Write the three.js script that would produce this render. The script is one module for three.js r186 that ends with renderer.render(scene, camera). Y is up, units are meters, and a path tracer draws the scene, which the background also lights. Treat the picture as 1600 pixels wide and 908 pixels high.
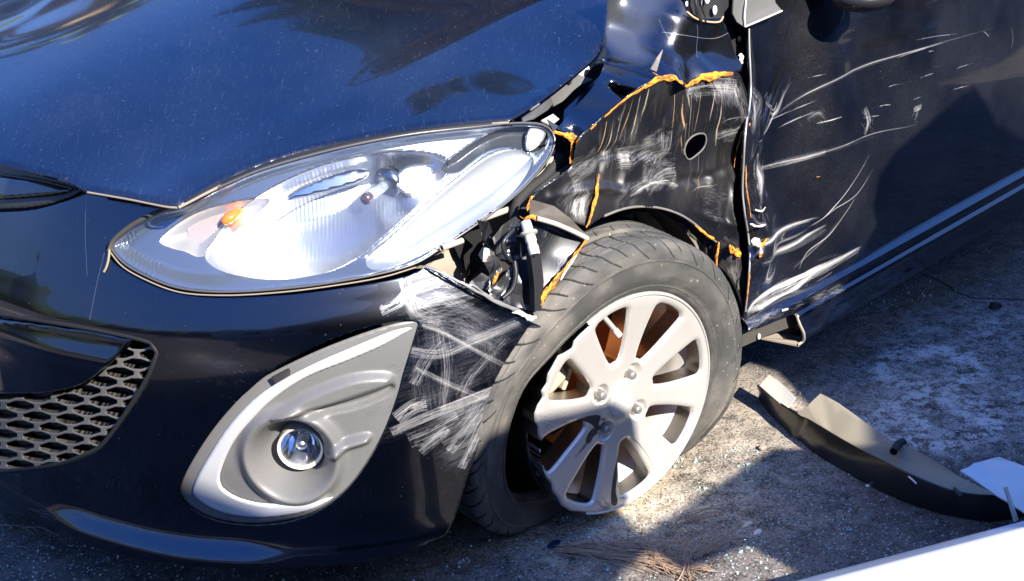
import * as THREE from 'three';
import { mergeGeometries, mergeVertices, toCreasedNormals } from 'three/addons/utils/BufferGeometryUtils.js';
import { RoundedBoxGeometry } from 'three/addons/geometries/RoundedBoxGeometry.js';

// ---------------------------------------------------------------- camera, sky, sun, exposure
const V = (x, y, z) => new THREE.Vector3(x, y, z);
const scene = new THREE.Scene();
const FL = 2222.9, PITCH = 0.35402, YAW = 0.776306, ROLL = -0.075462;       // focal length in photo pixels (1600 wide)
const CAM = V(-1.83526, 1.36308, 2.36217);
const FWD = V(Math.cos(PITCH) * Math.cos(YAW), -Math.sin(PITCH), -Math.cos(PITCH) * Math.sin(YAW));
const R0 = V(Math.sin(YAW), 0, Math.cos(YAW)), U0 = R0.clone().cross(FWD);
const RGT = R0.clone().multiplyScalar(Math.cos(ROLL)).addScaledVector(U0, Math.sin(ROLL));
const UPV = U0.clone().multiplyScalar(Math.cos(ROLL)).addScaledVector(R0, -Math.sin(ROLL));
const camera = new THREE.PerspectiveCamera(2 * Math.atan(454 / FL) * 180 / Math.PI, 1024 / 581, 0.05, 900);
camera.position.copy(CAM);
camera.quaternion.setFromRotationMatrix(new THREE.Matrix4().makeBasis(RGT, UPV, FWD.clone().negate()));
scene.add(camera);

const SUN = V(-0.15, 0.54, 0.83).normalize();
{
  const W = 1024, H = 512, data = new Float32Array(W * H * 4);
  const sm = (a, b, x) => { const t = Math.min(1, Math.max(0, (x - a) / (b - a))); return t * t * (3 - 2 * t); };
  for (let j = 0; j < H; j++) for (let i = 0; i < W; i++) {
    const el = ((j + 0.5) / H - 0.5) * Math.PI, az = ((i + 0.5) / W - 0.5) * 2 * Math.PI;
    const d = V(Math.cos(el) * Math.cos(az), Math.sin(el), Math.cos(el) * Math.sin(az));
    const g = Math.pow(1 - Math.max(0, Math.sin(el)), 2.6);
    const toSun = Math.max(0, d.dot(SUN)), glow = 0.35 * Math.pow(toSun, 24) + 0.12 * Math.pow(toSun, 5);
    const k = 4 * (j * W + i), s = el < 0 ? 0.35 : 1;
    const Z = [0.040, 0.145, 0.52], Hh = [0.16, 0.25, 0.42];
    for (let c = 0; c < 3; c++) data[k + c] = s * (Z[c] + (Hh[c] - Z[c]) * g + glow * [1, 0.95, 0.85][c]);
    data[k + 3] = 1;
  }
  const sky = new THREE.DataTexture(data, W, H, THREE.RGBAFormat, THREE.FloatType);
  sky.mapping = THREE.EquirectangularReflectionMapping; sky.magFilter = THREE.LinearFilter; sky.needsUpdate = true;
  scene.background = sky; scene.environment = sky;
}
const sun = new THREE.DirectionalLight(new THREE.Color(1, 0.93, 0.82), 5);
sun.position.copy(SUN).multiplyScalar(20); sun.castShadow = true; sun.shadow.radius = 0.5; sun.shadow.mapSize.set(4096, 4096);
Object.assign(sun.shadow.camera, { left: -6, right: 6, top: 6, bottom: -6, near: 0.5, far: 60 });
scene.add(sun); scene.add(sun.target);
const renderer = new THREE.WebGLRenderer({ antialias: true });
renderer.shadowMap.enabled = true;
renderer.toneMapping = THREE.LinearToneMapping; renderer.toneMappingExposure = 2.5;

// ---------------------------------------------------------------- small maths
function rng(s) { return () => { s |= 0; s = s + 0x6D2B79F5 | 0; let t = Math.imul(s ^ s >>> 15, 1 | s); t = t + Math.imul(t ^ t >>> 7, 61 | t) ^ t; return ((t ^ t >>> 14) >>> 0) / 4294967296; }; }
const hash = (x, y, z) => { let h = Math.imul(x | 0, 374761393) + Math.imul(y | 0, 668265263) + Math.imul(z | 0, 974634723) | 0; h = Math.imul(h ^ h >>> 13, 1274126177); return ((h ^ h >>> 16) >>> 0) / 4294967296; };
function noise(x, y, z = 0) {
  const X = Math.floor(x), Y = Math.floor(y), Z = Math.floor(z), f = (t) => t * t * (3 - 2 * t), u = f(x - X), v = f(y - Y), w = f(z - Z);
  const L = (a, b, t) => a + (b - a) * t, q = (k) => L(L(hash(X, Y, Z + k), hash(X + 1, Y, Z + k), u), L(hash(X, Y + 1, Z + k), hash(X + 1, Y + 1, Z + k), u), v);
  return L(q(0), w ? q(1) : 0, w) * 2 - 1;
}
const fbm = (x, y, z = 0, n = 4) => { let s = 0, a = 0.5; for (let i = 0; i < n; i++) { s += a * noise(x, y, z); x = x * 2.03 + 7.1; y = y * 2.03 + 3.7; z = z * 2.03; a *= 0.5; } return s; };
const clamp = (x, a = 0, b = 1) => Math.min(b, Math.max(a, x));
const sstep = (a, b, x) => { const t = clamp((x - a) / (b - a)); return t * t * (3 - 2 * t); };
const lerp = (a, b, t) => a + (b - a) * t;
function pchip(xs, ys) {                                  // smooth curve through the points without overshoot
  const n = xs.length, h = [], dl = [], m = [];
  for (let i = 0; i < n - 1; i++) { h[i] = xs[i + 1] - xs[i]; dl[i] = (ys[i + 1] - ys[i]) / h[i]; }
  for (let i = 1; i < n - 1; i++) m[i] = dl[i - 1] * dl[i] <= 0 ? 0 : 3 * (h[i - 1] + h[i]) / ((2 * h[i] + h[i - 1]) / dl[i - 1] + (h[i] + 2 * h[i - 1]) / dl[i]);
  m[0] = dl[0]; m[n - 1] = dl[n - 2];
  return (x) => {
    if (x <= xs[0]) return ys[0] + m[0] * (x - xs[0]);
    if (x >= xs[n - 1]) return ys[n - 1] + m[n - 1] * (x - xs[n - 1]);
    let i = 0; while (x > xs[i + 1]) i++;
    const t = (x - xs[i]) / h[i], t2 = t * t, t3 = t2 * t;
    return (2 * t3 - 3 * t2 + 1) * ys[i] + (t3 - 2 * t2 + t) * h[i] * m[i] + (3 * t2 - 2 * t3) * ys[i + 1] + (t3 - t2) * h[i] * m[i + 1];
  };
}
function tps(pts, stiff = 0) {                            // thin plate through [u, v, h]
  const n = pts.length, N = n + 3, A = [], K = (r2) => r2 < 1e-12 ? 0 : 0.5 * r2 * Math.log(r2);
  for (let i = 0; i < N; i++) A.push(new Float64Array(N + 1));
  for (let i = 0; i < n; i++) {
    for (let j = 0; j < n; j++) A[i][j] = K((pts[i][0] - pts[j][0]) ** 2 + (pts[i][1] - pts[j][1]) ** 2) + (i === j ? stiff : 0);
    A[i][n] = A[n][i] = 1; A[i][n + 1] = A[n + 1][i] = pts[i][0]; A[i][n + 2] = A[n + 2][i] = pts[i][1]; A[i][N] = pts[i][2];
  }
  for (let c = 0; c < N; c++) {
    let p = c; for (let r = c + 1; r < N; r++) if (Math.abs(A[r][c]) > Math.abs(A[p][c])) p = r;
    [A[c], A[p]] = [A[p], A[c]];
    for (let r = 0; r < N; r++) if (r !== c) { const k = A[r][c] / A[c][c]; if (k) for (let j = c; j <= N; j++) A[r][j] -= k * A[c][j]; }
  }
  const w = A.map((row, i) => row[N] / row[i]);
  return (u, v) => { let s = w[n] + w[n + 1] * u + w[n + 2] * v; for (let i = 0; i < n; i++) s += w[i] * K((u - pts[i][0]) ** 2 + (v - pts[i][1]) ** 2); return s; };
}
function gridded(f, u0, u1, v0, v1, st) {                 // cached on a grid, read back with smooth cubic interpolation
  const nu = Math.ceil((u1 - u0) / st) + 1, nv = Math.ceil((v1 - v0) / st) + 1, g = new Float64Array(nu * nv);
  for (let j = 0; j < nv; j++) for (let i = 0; i < nu; i++) g[j * nu + i] = f(u0 + i * st, v0 + j * st);
  const C = (a, b, c, d, t) => b + 0.5 * t * (c - a + t * (2 * a - 5 * b + 4 * c - d + t * (3 * (b - c) + d - a)));
  return (u, v) => {
    const x = clamp((u - u0) / st, 1, nu - 2.001), y = clamp((v - v0) / st, 1, nv - 2.001), i = Math.floor(x), j = Math.floor(y), a = x - i, b = y - j;
    const R = (k) => { const o = (j + k) * nu + i; return C(g[o - 1], g[o], g[o + 1], g[o + 2], a); };
    return C(R(-1), R(0), R(1), R(2), b);
  };
}
// ---------------------------------------------------------------- where a point measured in the photograph lies on a real surface
const ray = (px, py) => FWD.clone().addScaledVector(RGT, (px - 800) / FL).addScaledVector(UPV, -(py - 454) / FL);
function on(px, py, axis, val) { const d = ray(px, py); return CAM.clone().addScaledVector(d, (val - CAM[axis]) / d[axis]); }
const gnd = (px, py, y = 0) => on(px, py, 'y', y);
class Surf {                                              // P(u, v) = o + a u + b v + n (h(u, v) + offset)
  constructor(o, a, b, n, h) { Object.assign(this, { o, a, b, n, h }); }
  P(u, v, off = 0) { return this.o.clone().addScaledVector(this.a, u).addScaledVector(this.b, v).addScaledVector(this.n, this.h(u, v) + off); }
  N(u, v, f = this.h) { const e = 0.002, hu = (f(u + e, v) - f(u - e, v)) / (2 * e), hv = (f(u, v + e) - f(u, v - e)) / (2 * e); return this.n.clone().addScaledVector(this.a, -hu).addScaledVector(this.b, -hv).normalize(); }
  uvOf(P) { const d = P.clone().sub(this.o); return [d.dot(this.a), d.dot(this.b)]; }
  hit(px, py, off = 0) {
    const d = ray(px, py), val = (t) => { const P = CAM.clone().addScaledVector(d, t), q = this.uvOf(P); return P.sub(this.o).dot(this.n) - this.h(q[0], q[1]) - off; };
    let best = 1e9, bt = 2.5, prev = null;
    for (let t = 1.3; t < 5.2; t += 0.03) {
      const x = val(t); if (Math.abs(x) < best) { best = Math.abs(x); bt = t; }
      if (prev !== null && prev > 0 && x <= 0) { let a = t - 0.03, b = t; for (let i = 0; i < 18; i++) { const m = (a + b) / 2; if (val(m) > 0) a = m; else b = m; } bt = (a + b) / 2; break; }
      prev = x;
    }
    return this.uvOf(CAM.clone().addScaledVector(d, bt));
  }
  at(px, py, off = 0) { const q = this.hit(px, py); return this.P(q[0], q[1], off); }
  poly(list, off = 0) { return list.map((q) => q.isVector3 ? this.uvOf(q) : q.length === 3 ? [q[0], q[1]] : this.hit(q[0], q[1], off)); }   // [px, py], a Vector3, or [u, v, 'uv']
  with(h) { return new Surf(this.o, this.a, this.b, this.n, h); }
}
function smooth(pts, n = 5, closed = true) {              // Catmull-Rom through the points; a doubled point is a corner
  const out = [], N = pts.length, g = (i) => closed ? pts[(i + N) % N] : pts[clamp(i, 0, N - 1)];
  for (let i = 0; i < (closed ? N : N - 1); i++) {
    const [a, b, c, d] = [g(i - 1), g(i), g(i + 1), g(i + 2)];
    if (Math.hypot(b[0] - c[0], b[1] - c[1]) < 1e-9) continue;
    for (let k = 0; k < n; k++) { const t = k / n; out.push(b.map((_, m) => 0.5 * (2 * b[m] + (c[m] - a[m]) * t + (2 * a[m] - 5 * b[m] + 4 * c[m] - d[m]) * t * t + (3 * b[m] - a[m] - 3 * c[m] + d[m]) * t * t * t))); }
  }
  if (!closed) out.push(pts[N - 1].slice());
  return out;
}
const sharp = (pts) => pts.flatMap((p) => [p, p]);
class Poly {                                              // signed distance, positive inside
  constructor(pts) { this.p = pts; this.b = [1e9, 1e9, -1e9, -1e9]; for (const [x, y] of pts) { this.b[0] = Math.min(this.b[0], x); this.b[1] = Math.min(this.b[1], y); this.b[2] = Math.max(this.b[2], x); this.b[3] = Math.max(this.b[3], y); } }
  sd(x, y) {
    const p = this.p, n = p.length; let d = 1e9, inside = false;
    for (let i = 0, j = n - 1; i < n; j = i++) {
      const ax = p[j][0], ay = p[j][1], bx = p[i][0], by = p[i][1], ex = bx - ax, ey = by - ay, wx = x - ax, wy = y - ay;
      const t = clamp((wx * ex + wy * ey) / (ex * ex + ey * ey || 1e-12)), qx = wx - ex * t, qy = wy - ey * t; d = Math.min(d, qx * qx + qy * qy);
      if ((ay > y) !== (by > y) && x < (bx - ax) * (y - ay) / (by - ay) + ax) inside = !inside;
    }
    return inside ? Math.sqrt(d) : -Math.sqrt(d);
  }
  far(x, y) { return Math.max(this.b[0] - x, x - this.b[2], this.b[1] - y, y - this.b[3]); }   // lower bound of the distance outside
}
// A sheet of metal or plastic of real thickness on a surface, cut to an outline with holes, its edges rolled over.
function panel(surf, outer, holes = [], { cell = 0.005, thick = 0.003, hem = 0, off = 0, rough = 0, roughScale = 60, uvb = null, back = true, seed = 0 } = {}) {
  const O = new Poly(outer), Hs = holes.map((h) => new Poly(h)), [bx0, by0, bx1, by1] = O.b;
  const offF = typeof off === 'function' ? off : () => off;
  const nx = Math.max(2, Math.ceil((bx1 - bx0) / cell) + 2), ny = Math.max(2, Math.ceil((by1 - by0) / cell) + 2), x0 = bx0 - cell * 0.9, y0 = by0 - cell * 0.9;
  const sdf = (x, y) => { let s = O.sd(x, y); for (const h of Hs) { const f = h.far(x, y); if (f < s && f < 0.03) s = Math.min(s, -h.sd(x, y)); } return s + (rough && Math.abs(s) < rough * 3 ? rough * fbm(x * roughScale + seed, y * roughScale, seed, 3) * 2 : 0); };
  const S = new Float64Array((nx + 1) * (ny + 1));
  for (let j = 0; j <= ny; j++) for (let i = 0; i <= nx; i++) S[j * (nx + 1) + i] = sdf(x0 + i * cell, y0 + j * cell);
  const uv = [], sd = [], idx = [], key = new Map();
  const vert = (k, u, v, s) => { let id = key.get(k); if (id === undefined) { id = uv.length; uv.push([u, v]); sd.push(s); key.set(k, id); } return id; };
  const corner = (i, j) => { const s = S[j * (nx + 1) + i]; return { i, j, s, id: j * (nx + 1) + i }; };
  for (let j = 0; j < ny; j++) for (let i = 0; i < nx; i++) {
    const c = [corner(i, j), corner(i + 1, j), corner(i + 1, j + 1), corner(i, j + 1)], ins = c.filter((q) => q.s > 0).length;
    if (!ins) continue;
    const loop = [];
    for (let k = 0; k < 4; k++) {
      const p = c[k], q = c[(k + 1) % 4];
      if (p.s > 0) loop.push(vert('c' + p.id, x0 + p.i * cell, y0 + p.j * cell, p.s));
      if (p.s > 0 !== q.s > 0) { const t = clamp(p.s / (p.s - q.s), 0.02, 0.98), lo = Math.min(p.id, q.id), hi = Math.max(p.id, q.id); loop.push(vert('e' + lo + '_' + hi, x0 + lerp(p.i, q.i, t) * cell, y0 + lerp(p.j, q.j, t) * cell, 0)); }
    }
    for (let k = 1; k < loop.length - 1; k++) idx.push(loop[0], loop[k], loop[k + 1]);
  }
  const n = uv.length, pos = [], nor = [], UV = [], H = (u, v) => surf.h(u, v) + offF(u, v);
  const drop = (s) => hem && s < hem ? hem - Math.sqrt(Math.max(0, hem * hem - (hem - s) ** 2)) : 0;
  const [ux0, uy0, ux1, uy1] = uvb || [0, 0, 1, 1];
  for (let k = 0; k < n; k++) {
    const [u, v] = uv[k], P = surf.o.clone().addScaledVector(surf.a, u).addScaledVector(surf.b, v).addScaledVector(surf.n, H(u, v) - drop(sd[k]));
    pos.push(P.x, P.y, P.z); UV.push((u - ux0) / (ux1 - ux0), (v - uy0) / (uy1 - uy0)); nor.push(0, 0, 0);
  }
  const acc = new Float64Array(n * 3);
  for (let t = 0; t < idx.length; t += 3) {
    const [a, b, c] = [idx[t] * 3, idx[t + 1] * 3, idx[t + 2] * 3], e = [pos[b] - pos[a], pos[b + 1] - pos[a + 1], pos[b + 2] - pos[a + 2]], f = [pos[c] - pos[a], pos[c + 1] - pos[a + 1], pos[c + 2] - pos[a + 2]];
    const m = [e[1] * f[2] - e[2] * f[1], e[2] * f[0] - e[0] * f[2], e[0] * f[1] - e[1] * f[0]];
    for (const q of [a, b, c]) for (let r = 0; r < 3; r++) acc[q + r] += m[r];
  }
  for (let k = 0; k < n; k++) {
    let N; if (sd[k] > hem + 0.0005) N = surf.N(uv[k][0], uv[k][1], H);
    else { N = V(acc[3 * k], acc[3 * k + 1], acc[3 * k + 2]); N.lengthSq() > 1e-20 ? N.normalize() : N.copy(surf.n); }
    nor[3 * k] = N.x; nor[3 * k + 1] = N.y; nor[3 * k + 2] = N.z;
  }
  if (back && thick > 0) {
    const edge = new Map();
    for (let t = 0; t < idx.length; t += 3) for (let k = 0; k < 3; k++) { const a = idx[t + k], b = idx[t + (k + 1) % 3], r = b * n + a; if (edge.has(r)) edge.delete(r); else edge.set(a * n + b, [a, b]); }
    const bk = pos.length / 3, m0 = idx.length;
    for (let k = 0; k < n; k++) { const B = thick > 0.008 ? surf.n : surf.N(uv[k][0], uv[k][1]); pos.push(pos[3 * k] - B.x * thick, pos[3 * k + 1] - B.y * thick, pos[3 * k + 2] - B.z * thick); nor.push(-nor[3 * k], -nor[3 * k + 1], -nor[3 * k + 2]); UV.push(UV[2 * k], UV[2 * k + 1]); }
    for (let t = 0; t < m0; t += 3) idx.push(bk + idx[t], bk + idx[t + 2], bk + idx[t + 1]);
    const en = new Float64Array(n * 3);
    for (const [a, b] of edge.values()) {
      const A = V(...pos.slice(3 * a, 3 * a + 3)), B = V(...pos.slice(3 * b, 3 * b + 3)), N = V(nor[3 * a], nor[3 * a + 1], nor[3 * a + 2]), o = B.sub(A).cross(N);
      if (o.lengthSq() > 1e-20) { o.normalize(); for (const q of [a, b]) { en[3 * q] += o.x; en[3 * q + 1] += o.y; en[3 * q + 2] += o.z; } }
    }
    const ring = new Map(), rim = (q) => { let id = ring.get(q); if (id === undefined) { id = pos.length / 3; const e = V(en[3 * q], en[3 * q + 1], en[3 * q + 2]).normalize(); for (const w of [q, bk + q]) { pos.push(pos[3 * w], pos[3 * w + 1], pos[3 * w + 2]); nor.push(e.x, e.y, e.z); UV.push(UV[2 * w], UV[2 * w + 1]); } ring.set(q, id); } return id; };
    for (const [a, b] of edge.values()) { const A = rim(a), B = rim(b); idx.push(A, A + 1, B + 1, A, B + 1, B); }
  }
  const g = new THREE.BufferGeometry();
  g.setAttribute('position', new THREE.Float32BufferAttribute(pos, 3)); g.setAttribute('normal', new THREE.Float32BufferAttribute(nor, 3)); g.setAttribute('uv', new THREE.Float32BufferAttribute(UV, 2)); g.setIndex(idx);
  return g;
}
// ---------------------------------------------------------------- naming and small builders
const used = new Map();
function numbered(name) { const k = used.get(name) || 0; used.set(name, k + 1); return k ? `${name}_${String(k).padStart(3, '0')}` : name; }
function part(name, geo, mat, parent, label) {
  const m = new THREE.Mesh(geo, mat); m.name = parent === scene ? numbered(name) : name; m.castShadow = m.receiveShadow = true; parent.add(m);
  if (label) m.userData.label = label; return m;
}
function thing(name, label, category, pos = V(0, 0, 0), group) {
  const g = new THREE.Group(); g.name = numbered(name); g.position.copy(pos); scene.add(g); g.userData = { label, category }; if (group) g.userData.group = group; return g;
}
const lin = (r, g, b) => new THREE.Color().setRGB(r, g, b);
const std = (c, roughness = 0.6, metalness = 0, more = {}) => new THREE.MeshStandardMaterial({ color: c, roughness, metalness, ...more });
const phys = (c, roughness, metalness, more) => new THREE.MeshPhysicalMaterial({ color: c, roughness, metalness, ...more });
function flip(g) { const i = g.index; if (i) for (let k = 0; k < i.count; k += 3) { const t = i.getX(k + 1); i.setX(k + 1, i.getX(k + 2)); i.setX(k + 2, t); } g.computeVertexNormals(); return g; }
// a bent plate through corners [px, py, z] given on the car's side, with thickness; crumple bends it irregularly
function plate(list, thick = 0.002, { crumple = 0, sub = 0, axis = 'z', seed = 1 } = {}) {
  const P = list.map(([x, y, z]) => on(x, y, axis, z)), c2 = list.map(([x, y]) => new THREE.Vector2(x, -y));
  if (THREE.ShapeUtils.area(c2) < 0) { P.reverse(); c2.reverse(); }
  let tri = THREE.ShapeUtils.triangulateShape(c2, []).map((t) => t.map((k) => P[k].clone()));
  for (let s = 0; s < sub; s++) tri = tri.flatMap(([a, b, c]) => { const ab = a.clone().lerp(b, 0.5), bc = b.clone().lerp(c, 0.5), ca = c.clone().lerp(a, 0.5); return [[a, ab, ca], [ab, b, bc], [ca, bc, c], [ab, bc, ca]]; });
  const N = V(0, 0, 0); for (const [a, b, c] of tri) N.add(b.clone().sub(a).cross(c.clone().sub(a))); N.normalize();
  const ver = [], id = new Map(), idx = [], key = (p) => p.toArray().map((x) => Math.round(x * 2e4)).join();
  for (const t of tri) for (const p of t) { const k = key(p); if (!id.has(k)) { id.set(k, ver.length); const q = p.clone(); if (crumple) q.addScaledVector(N, crumple * (Math.abs(fbm(p.x * 22 + seed, p.y * 22, p.z * 9, 3)) * 2 - 0.5)); ver.push(q); } idx.push(id.get(k)); }
  const pos = ver.flatMap((p) => p.toArray()), n = ver.length, all = idx.slice(), edge = new Map();
  for (const p of ver) { const q = p.clone().addScaledVector(N, -thick); pos.push(q.x, q.y, q.z); }
  for (let t = 0; t < idx.length; t += 3) { all.push(n + idx[t], n + idx[t + 2], n + idx[t + 1]); for (let k = 0; k < 3; k++) { const a = idx[t + k], b = idx[t + (k + 1) % 3]; if (edge.has(b + '_' + a)) edge.delete(b + '_' + a); else edge.set(a + '_' + b, [a, b]); } }
  for (const [a, b] of edge.values()) all.push(a, n + a, n + b, a, n + b, b);
  const g0 = new THREE.BufferGeometry(); g0.setAttribute('position', new THREE.Float32BufferAttribute(pos, 3)); g0.setIndex(all);
  const g = crumple ? toCreasedNormals(g0, 0.42) : g0.toNonIndexed(); if (!crumple) g.computeVertexNormals();
  g.setAttribute('uv', new THREE.Float32BufferAttribute(Array.from({ length: g.attributes.position.count }, (_, k) => [g.attributes.position.getX(k) * 3, g.attributes.position.getY(k) * 3]).flat(), 2));
  return g;
}

// a torn, crusted edge: an irregular bead along [px, py, z, half width in mm]
function crust(list, { seed = 3, seg = 9, flat = 0.28, axis = 'z', jag = 0.6 } = {}) {
  const raw = list.map(([x, y, z, w]) => { const p = on(x, y, axis, z); return [p.x, p.y, p.z, w / 1000]; }), c = smooth(raw, 12, false), pos = [], idx = [], nS = c.length;
  for (let i = 0; i < nS; i++) {
    const A = c[Math.max(0, i - 1)], B = c[Math.min(nS - 1, i + 1)], T = V(B[0] - A[0], B[1] - A[1], B[2] - A[2]).normalize(), W = V(0, 0, 1).addScaledVector(T, -T.z).normalize(), S = T.clone().cross(W);
    for (let k = 0; k < seg; k++) {
      const a = k / seg * Math.PI * 2, end = Math.sqrt(Math.min(1, Math.min(i, nS - 1 - i) / 3 + 0.15));
      const r = c[i][3] * end * (0.8 + jag * 0.55 * noise(i * 0.55 + seed * 13, k * 1.1, seed) + jag * 1.1 * noise(i * 0.17, k * 0.5 + seed * 5, seed));
      const P = V(c[i][0], c[i][1], c[i][2]).addScaledVector(S, Math.cos(a) * r).addScaledVector(W, Math.sin(a) * r * flat); pos.push(P.x, P.y, P.z);
    }
  }
  for (let i = 0; i < nS - 1; i++) for (let k = 0; k < seg; k++) { const a = i * seg + k, b = i * seg + (k + 1) % seg; idx.push(a, a + seg, b + seg, a, b + seg, b); }
  const g = new THREE.BufferGeometry(); g.setAttribute('position', new THREE.Float32BufferAttribute(pos, 3)); g.setIndex(idx); g.computeVertexNormals();
  g.setAttribute('uv', new THREE.Float32BufferAttribute(Array.from({ length: pos.length / 3 }, (_, m) => [Math.floor(m / seg) * 0.013 + seed * 0.37, (m % seg) / seg]).flat(), 2)); return g;
}
function tube(points, r, seg = 8, n = 24) { const g = new THREE.TubeGeometry(new THREE.CatmullRomCurve3(points), n, r, seg, false); return g; }
const tubePx = (list, r, seg = 8, n = 24, axis = 'z') => tube(list.map(([x, y, z]) => on(x, y, axis, z)), r, seg, n);

// ---------------------------------------------------------------- painted skins: colour, gloss and wear of a panel, drawn in the panel's own metres
const css = (r, g, b, a = 1) => { const f = (x) => Math.round(255 * (x <= 0.0031308 ? 12.92 * x : 1.055 * Math.pow(x, 1 / 2.4) - 0.055)); return `rgba(${f(r)},${f(g)},${f(b)},${a})`; };
class Skin {
  constructor(surf, [u0, v0, u1, v1], W, base, gloss) {   // gloss = [coat, roughness, metalness]
    const H = Math.round(W * (v1 - v0) / (u1 - u0)); Object.assign(this, { surf, u0, v0, u1, v1, W, H, b: [u0, v0, u1, v1], m: W / (u1 - u0) });
    [this.c, this.o] = [0, 1].map(() => { const k = document.createElement('canvas'); k.width = W; k.height = H; return k.getContext('2d'); });
    this.c.fillStyle = base; this.c.fillRect(0, 0, W, H); this.o.fillStyle = this.g(...gloss); this.o.fillRect(0, 0, W, H); this.cache = new Map();
    for (const k of [this.c, this.o]) { k.lineCap = 'round'; k.lineJoin = 'round'; }
  }
  g(coat, rough, metal, a = 1) { return `rgba(${Math.round(coat * 255)},${Math.round(rough * 255)},${Math.round(metal * 255)},${a})`; }
  X(u, v) { return [(u - this.u0) * this.m, this.H - (v - this.v0) * this.m]; }
  px(x, y) { const q = this.surf.hit(x, y); return this.X(q[0], q[1]); }
  path(pts, w, color, gloss, n = 6) {                     // pts in canvas pixels
    const s = pts.length > 2 ? smooth(pts, n, false) : pts;
    for (const [k, st] of [[this.c, color], [this.o, gloss]]) { if (!st) continue; k.strokeStyle = st; k.lineWidth = w; k.beginPath(); s.forEach((p, i) => i ? k.lineTo(p[0], p[1]) : k.moveTo(p[0], p[1])); k.stroke(); }
  }
  line(list, wmm, color, gloss) { this.path(list.map(([x, y]) => this.px(x, y)), wmm / 1000 * this.m, color, gloss); }
  // a worn streak: many thin scratches beside one another along the path
  scuff(list, wmm, n, col, a, { seed = 1, thin = 0.5, gl = [0.05, 0.75, 0], breakUp = 0.35 } = {}) {
    const r = rng(seed * 7919 + n), p = smooth(list.map(([x, y]) => this.px(x, y)), 10, false), w = wmm / 1000 * this.m;
    for (let k = 0; k < n; k++) {
      const o = (r() + r() - 1) * w, o2 = o + (r() - 0.5) * w * 0.4, i0 = Math.floor(r() * p.length * 0.55), len = Math.max(3, Math.floor(p.length * (0.15 + r() * 0.85 * (1 - breakUp)))), q = [];
      for (let i = i0; i < Math.min(p.length, i0 + len); i++) { const A = p[Math.max(0, i - 1)], B = p[Math.min(p.length - 1, i + 1)], L = Math.hypot(B[0] - A[0], B[1] - A[1]) || 1, e = lerp(o, o2, i / p.length); q.push([p[i][0] - (B[1] - A[1]) / L * e, p[i][1] + (B[0] - A[0]) / L * e]); }
      if (q.length > 1) { const al = a * (0.3 + 0.7 * r()), s = 0.75 + 0.35 * r(); this.path(q, Math.max(0.8, thin * (0.4 + r()) / 1000 * this.m), css(col[0] * s, col[1] * s, col[2] * s, al), this.g(...gl, Math.min(1, al * 1.2)), 2); }
    }
  }
  // a chalky smear: broad, flat, broken, with fine lines of the drag in it
  smear(list, wmm, col, a, { seed = 1, br = 0.35 } = {}) {
    const r = rng(seed * 6151 + 3), p = smooth(list.map(([x, y]) => this.px(x, y)), 14, false), w = wmm / 1000 * this.m, N = p.length;
    const off = (i, e) => { const A = p[Math.max(0, i - 1)], B = p[Math.min(N - 1, i + 1)], L = Math.hypot(B[0] - A[0], B[1] - A[1]) || 1; return [p[i][0] - (B[1] - A[1]) / L * e, p[i][1] + (B[0] - A[0]) / L * e]; };
    for (let k = 0; k < 46; k++) {
      const e0 = (k / 45 - 0.5) * 2 * w + (r() - 0.5) * 0.2 * w, edge = 1 - Math.abs(k / 45 - 0.5) * 1.2; let run = [], al = a * (0.35 + 0.65 * r()) * edge;
      for (let i = 0; i < N; i++) { const on1 = noise(i * 0.11 + seed * 9, k * 0.28, seed) * 0.6 + noise(i * 0.45, k * 0.9 + seed, 2) * 0.4 > -0.75 + br * 1.3 + Math.abs(i / N - 0.5) * 0.5; if (on1) run.push(off(i, e0)); if ((!on1 || i === N - 1) && run.length > 1) { const s = 0.8 + 0.3 * r(); this.path(run, w * 0.075, css(col[0] * s, col[1] * s, col[2] * s, al), this.g(0.05, 0.8, 0, Math.min(1, al * 1.4)), 1); run = []; } else if (!on1) run = []; }
    }
    for (let k = 0; k < 26; k++) { const e = (r() - 0.5) * 2 * w, i0 = Math.floor(r() * N * 0.6), i1 = Math.min(N, i0 + 4 + Math.floor(r() * N * 0.4)), q = []; for (let i = i0; i < i1; i++) q.push(off(i, e)); if (q.length > 1) this.path(q, 0.25 / 1000 * this.m + 0.4, k % 2 ? css(0.012, 0.012, 0.015, 0.5) : css(0.62, 0.6, 0.58, a), this.g(0.4, 0.6, 0, 0.4), 1); }
  }
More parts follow.
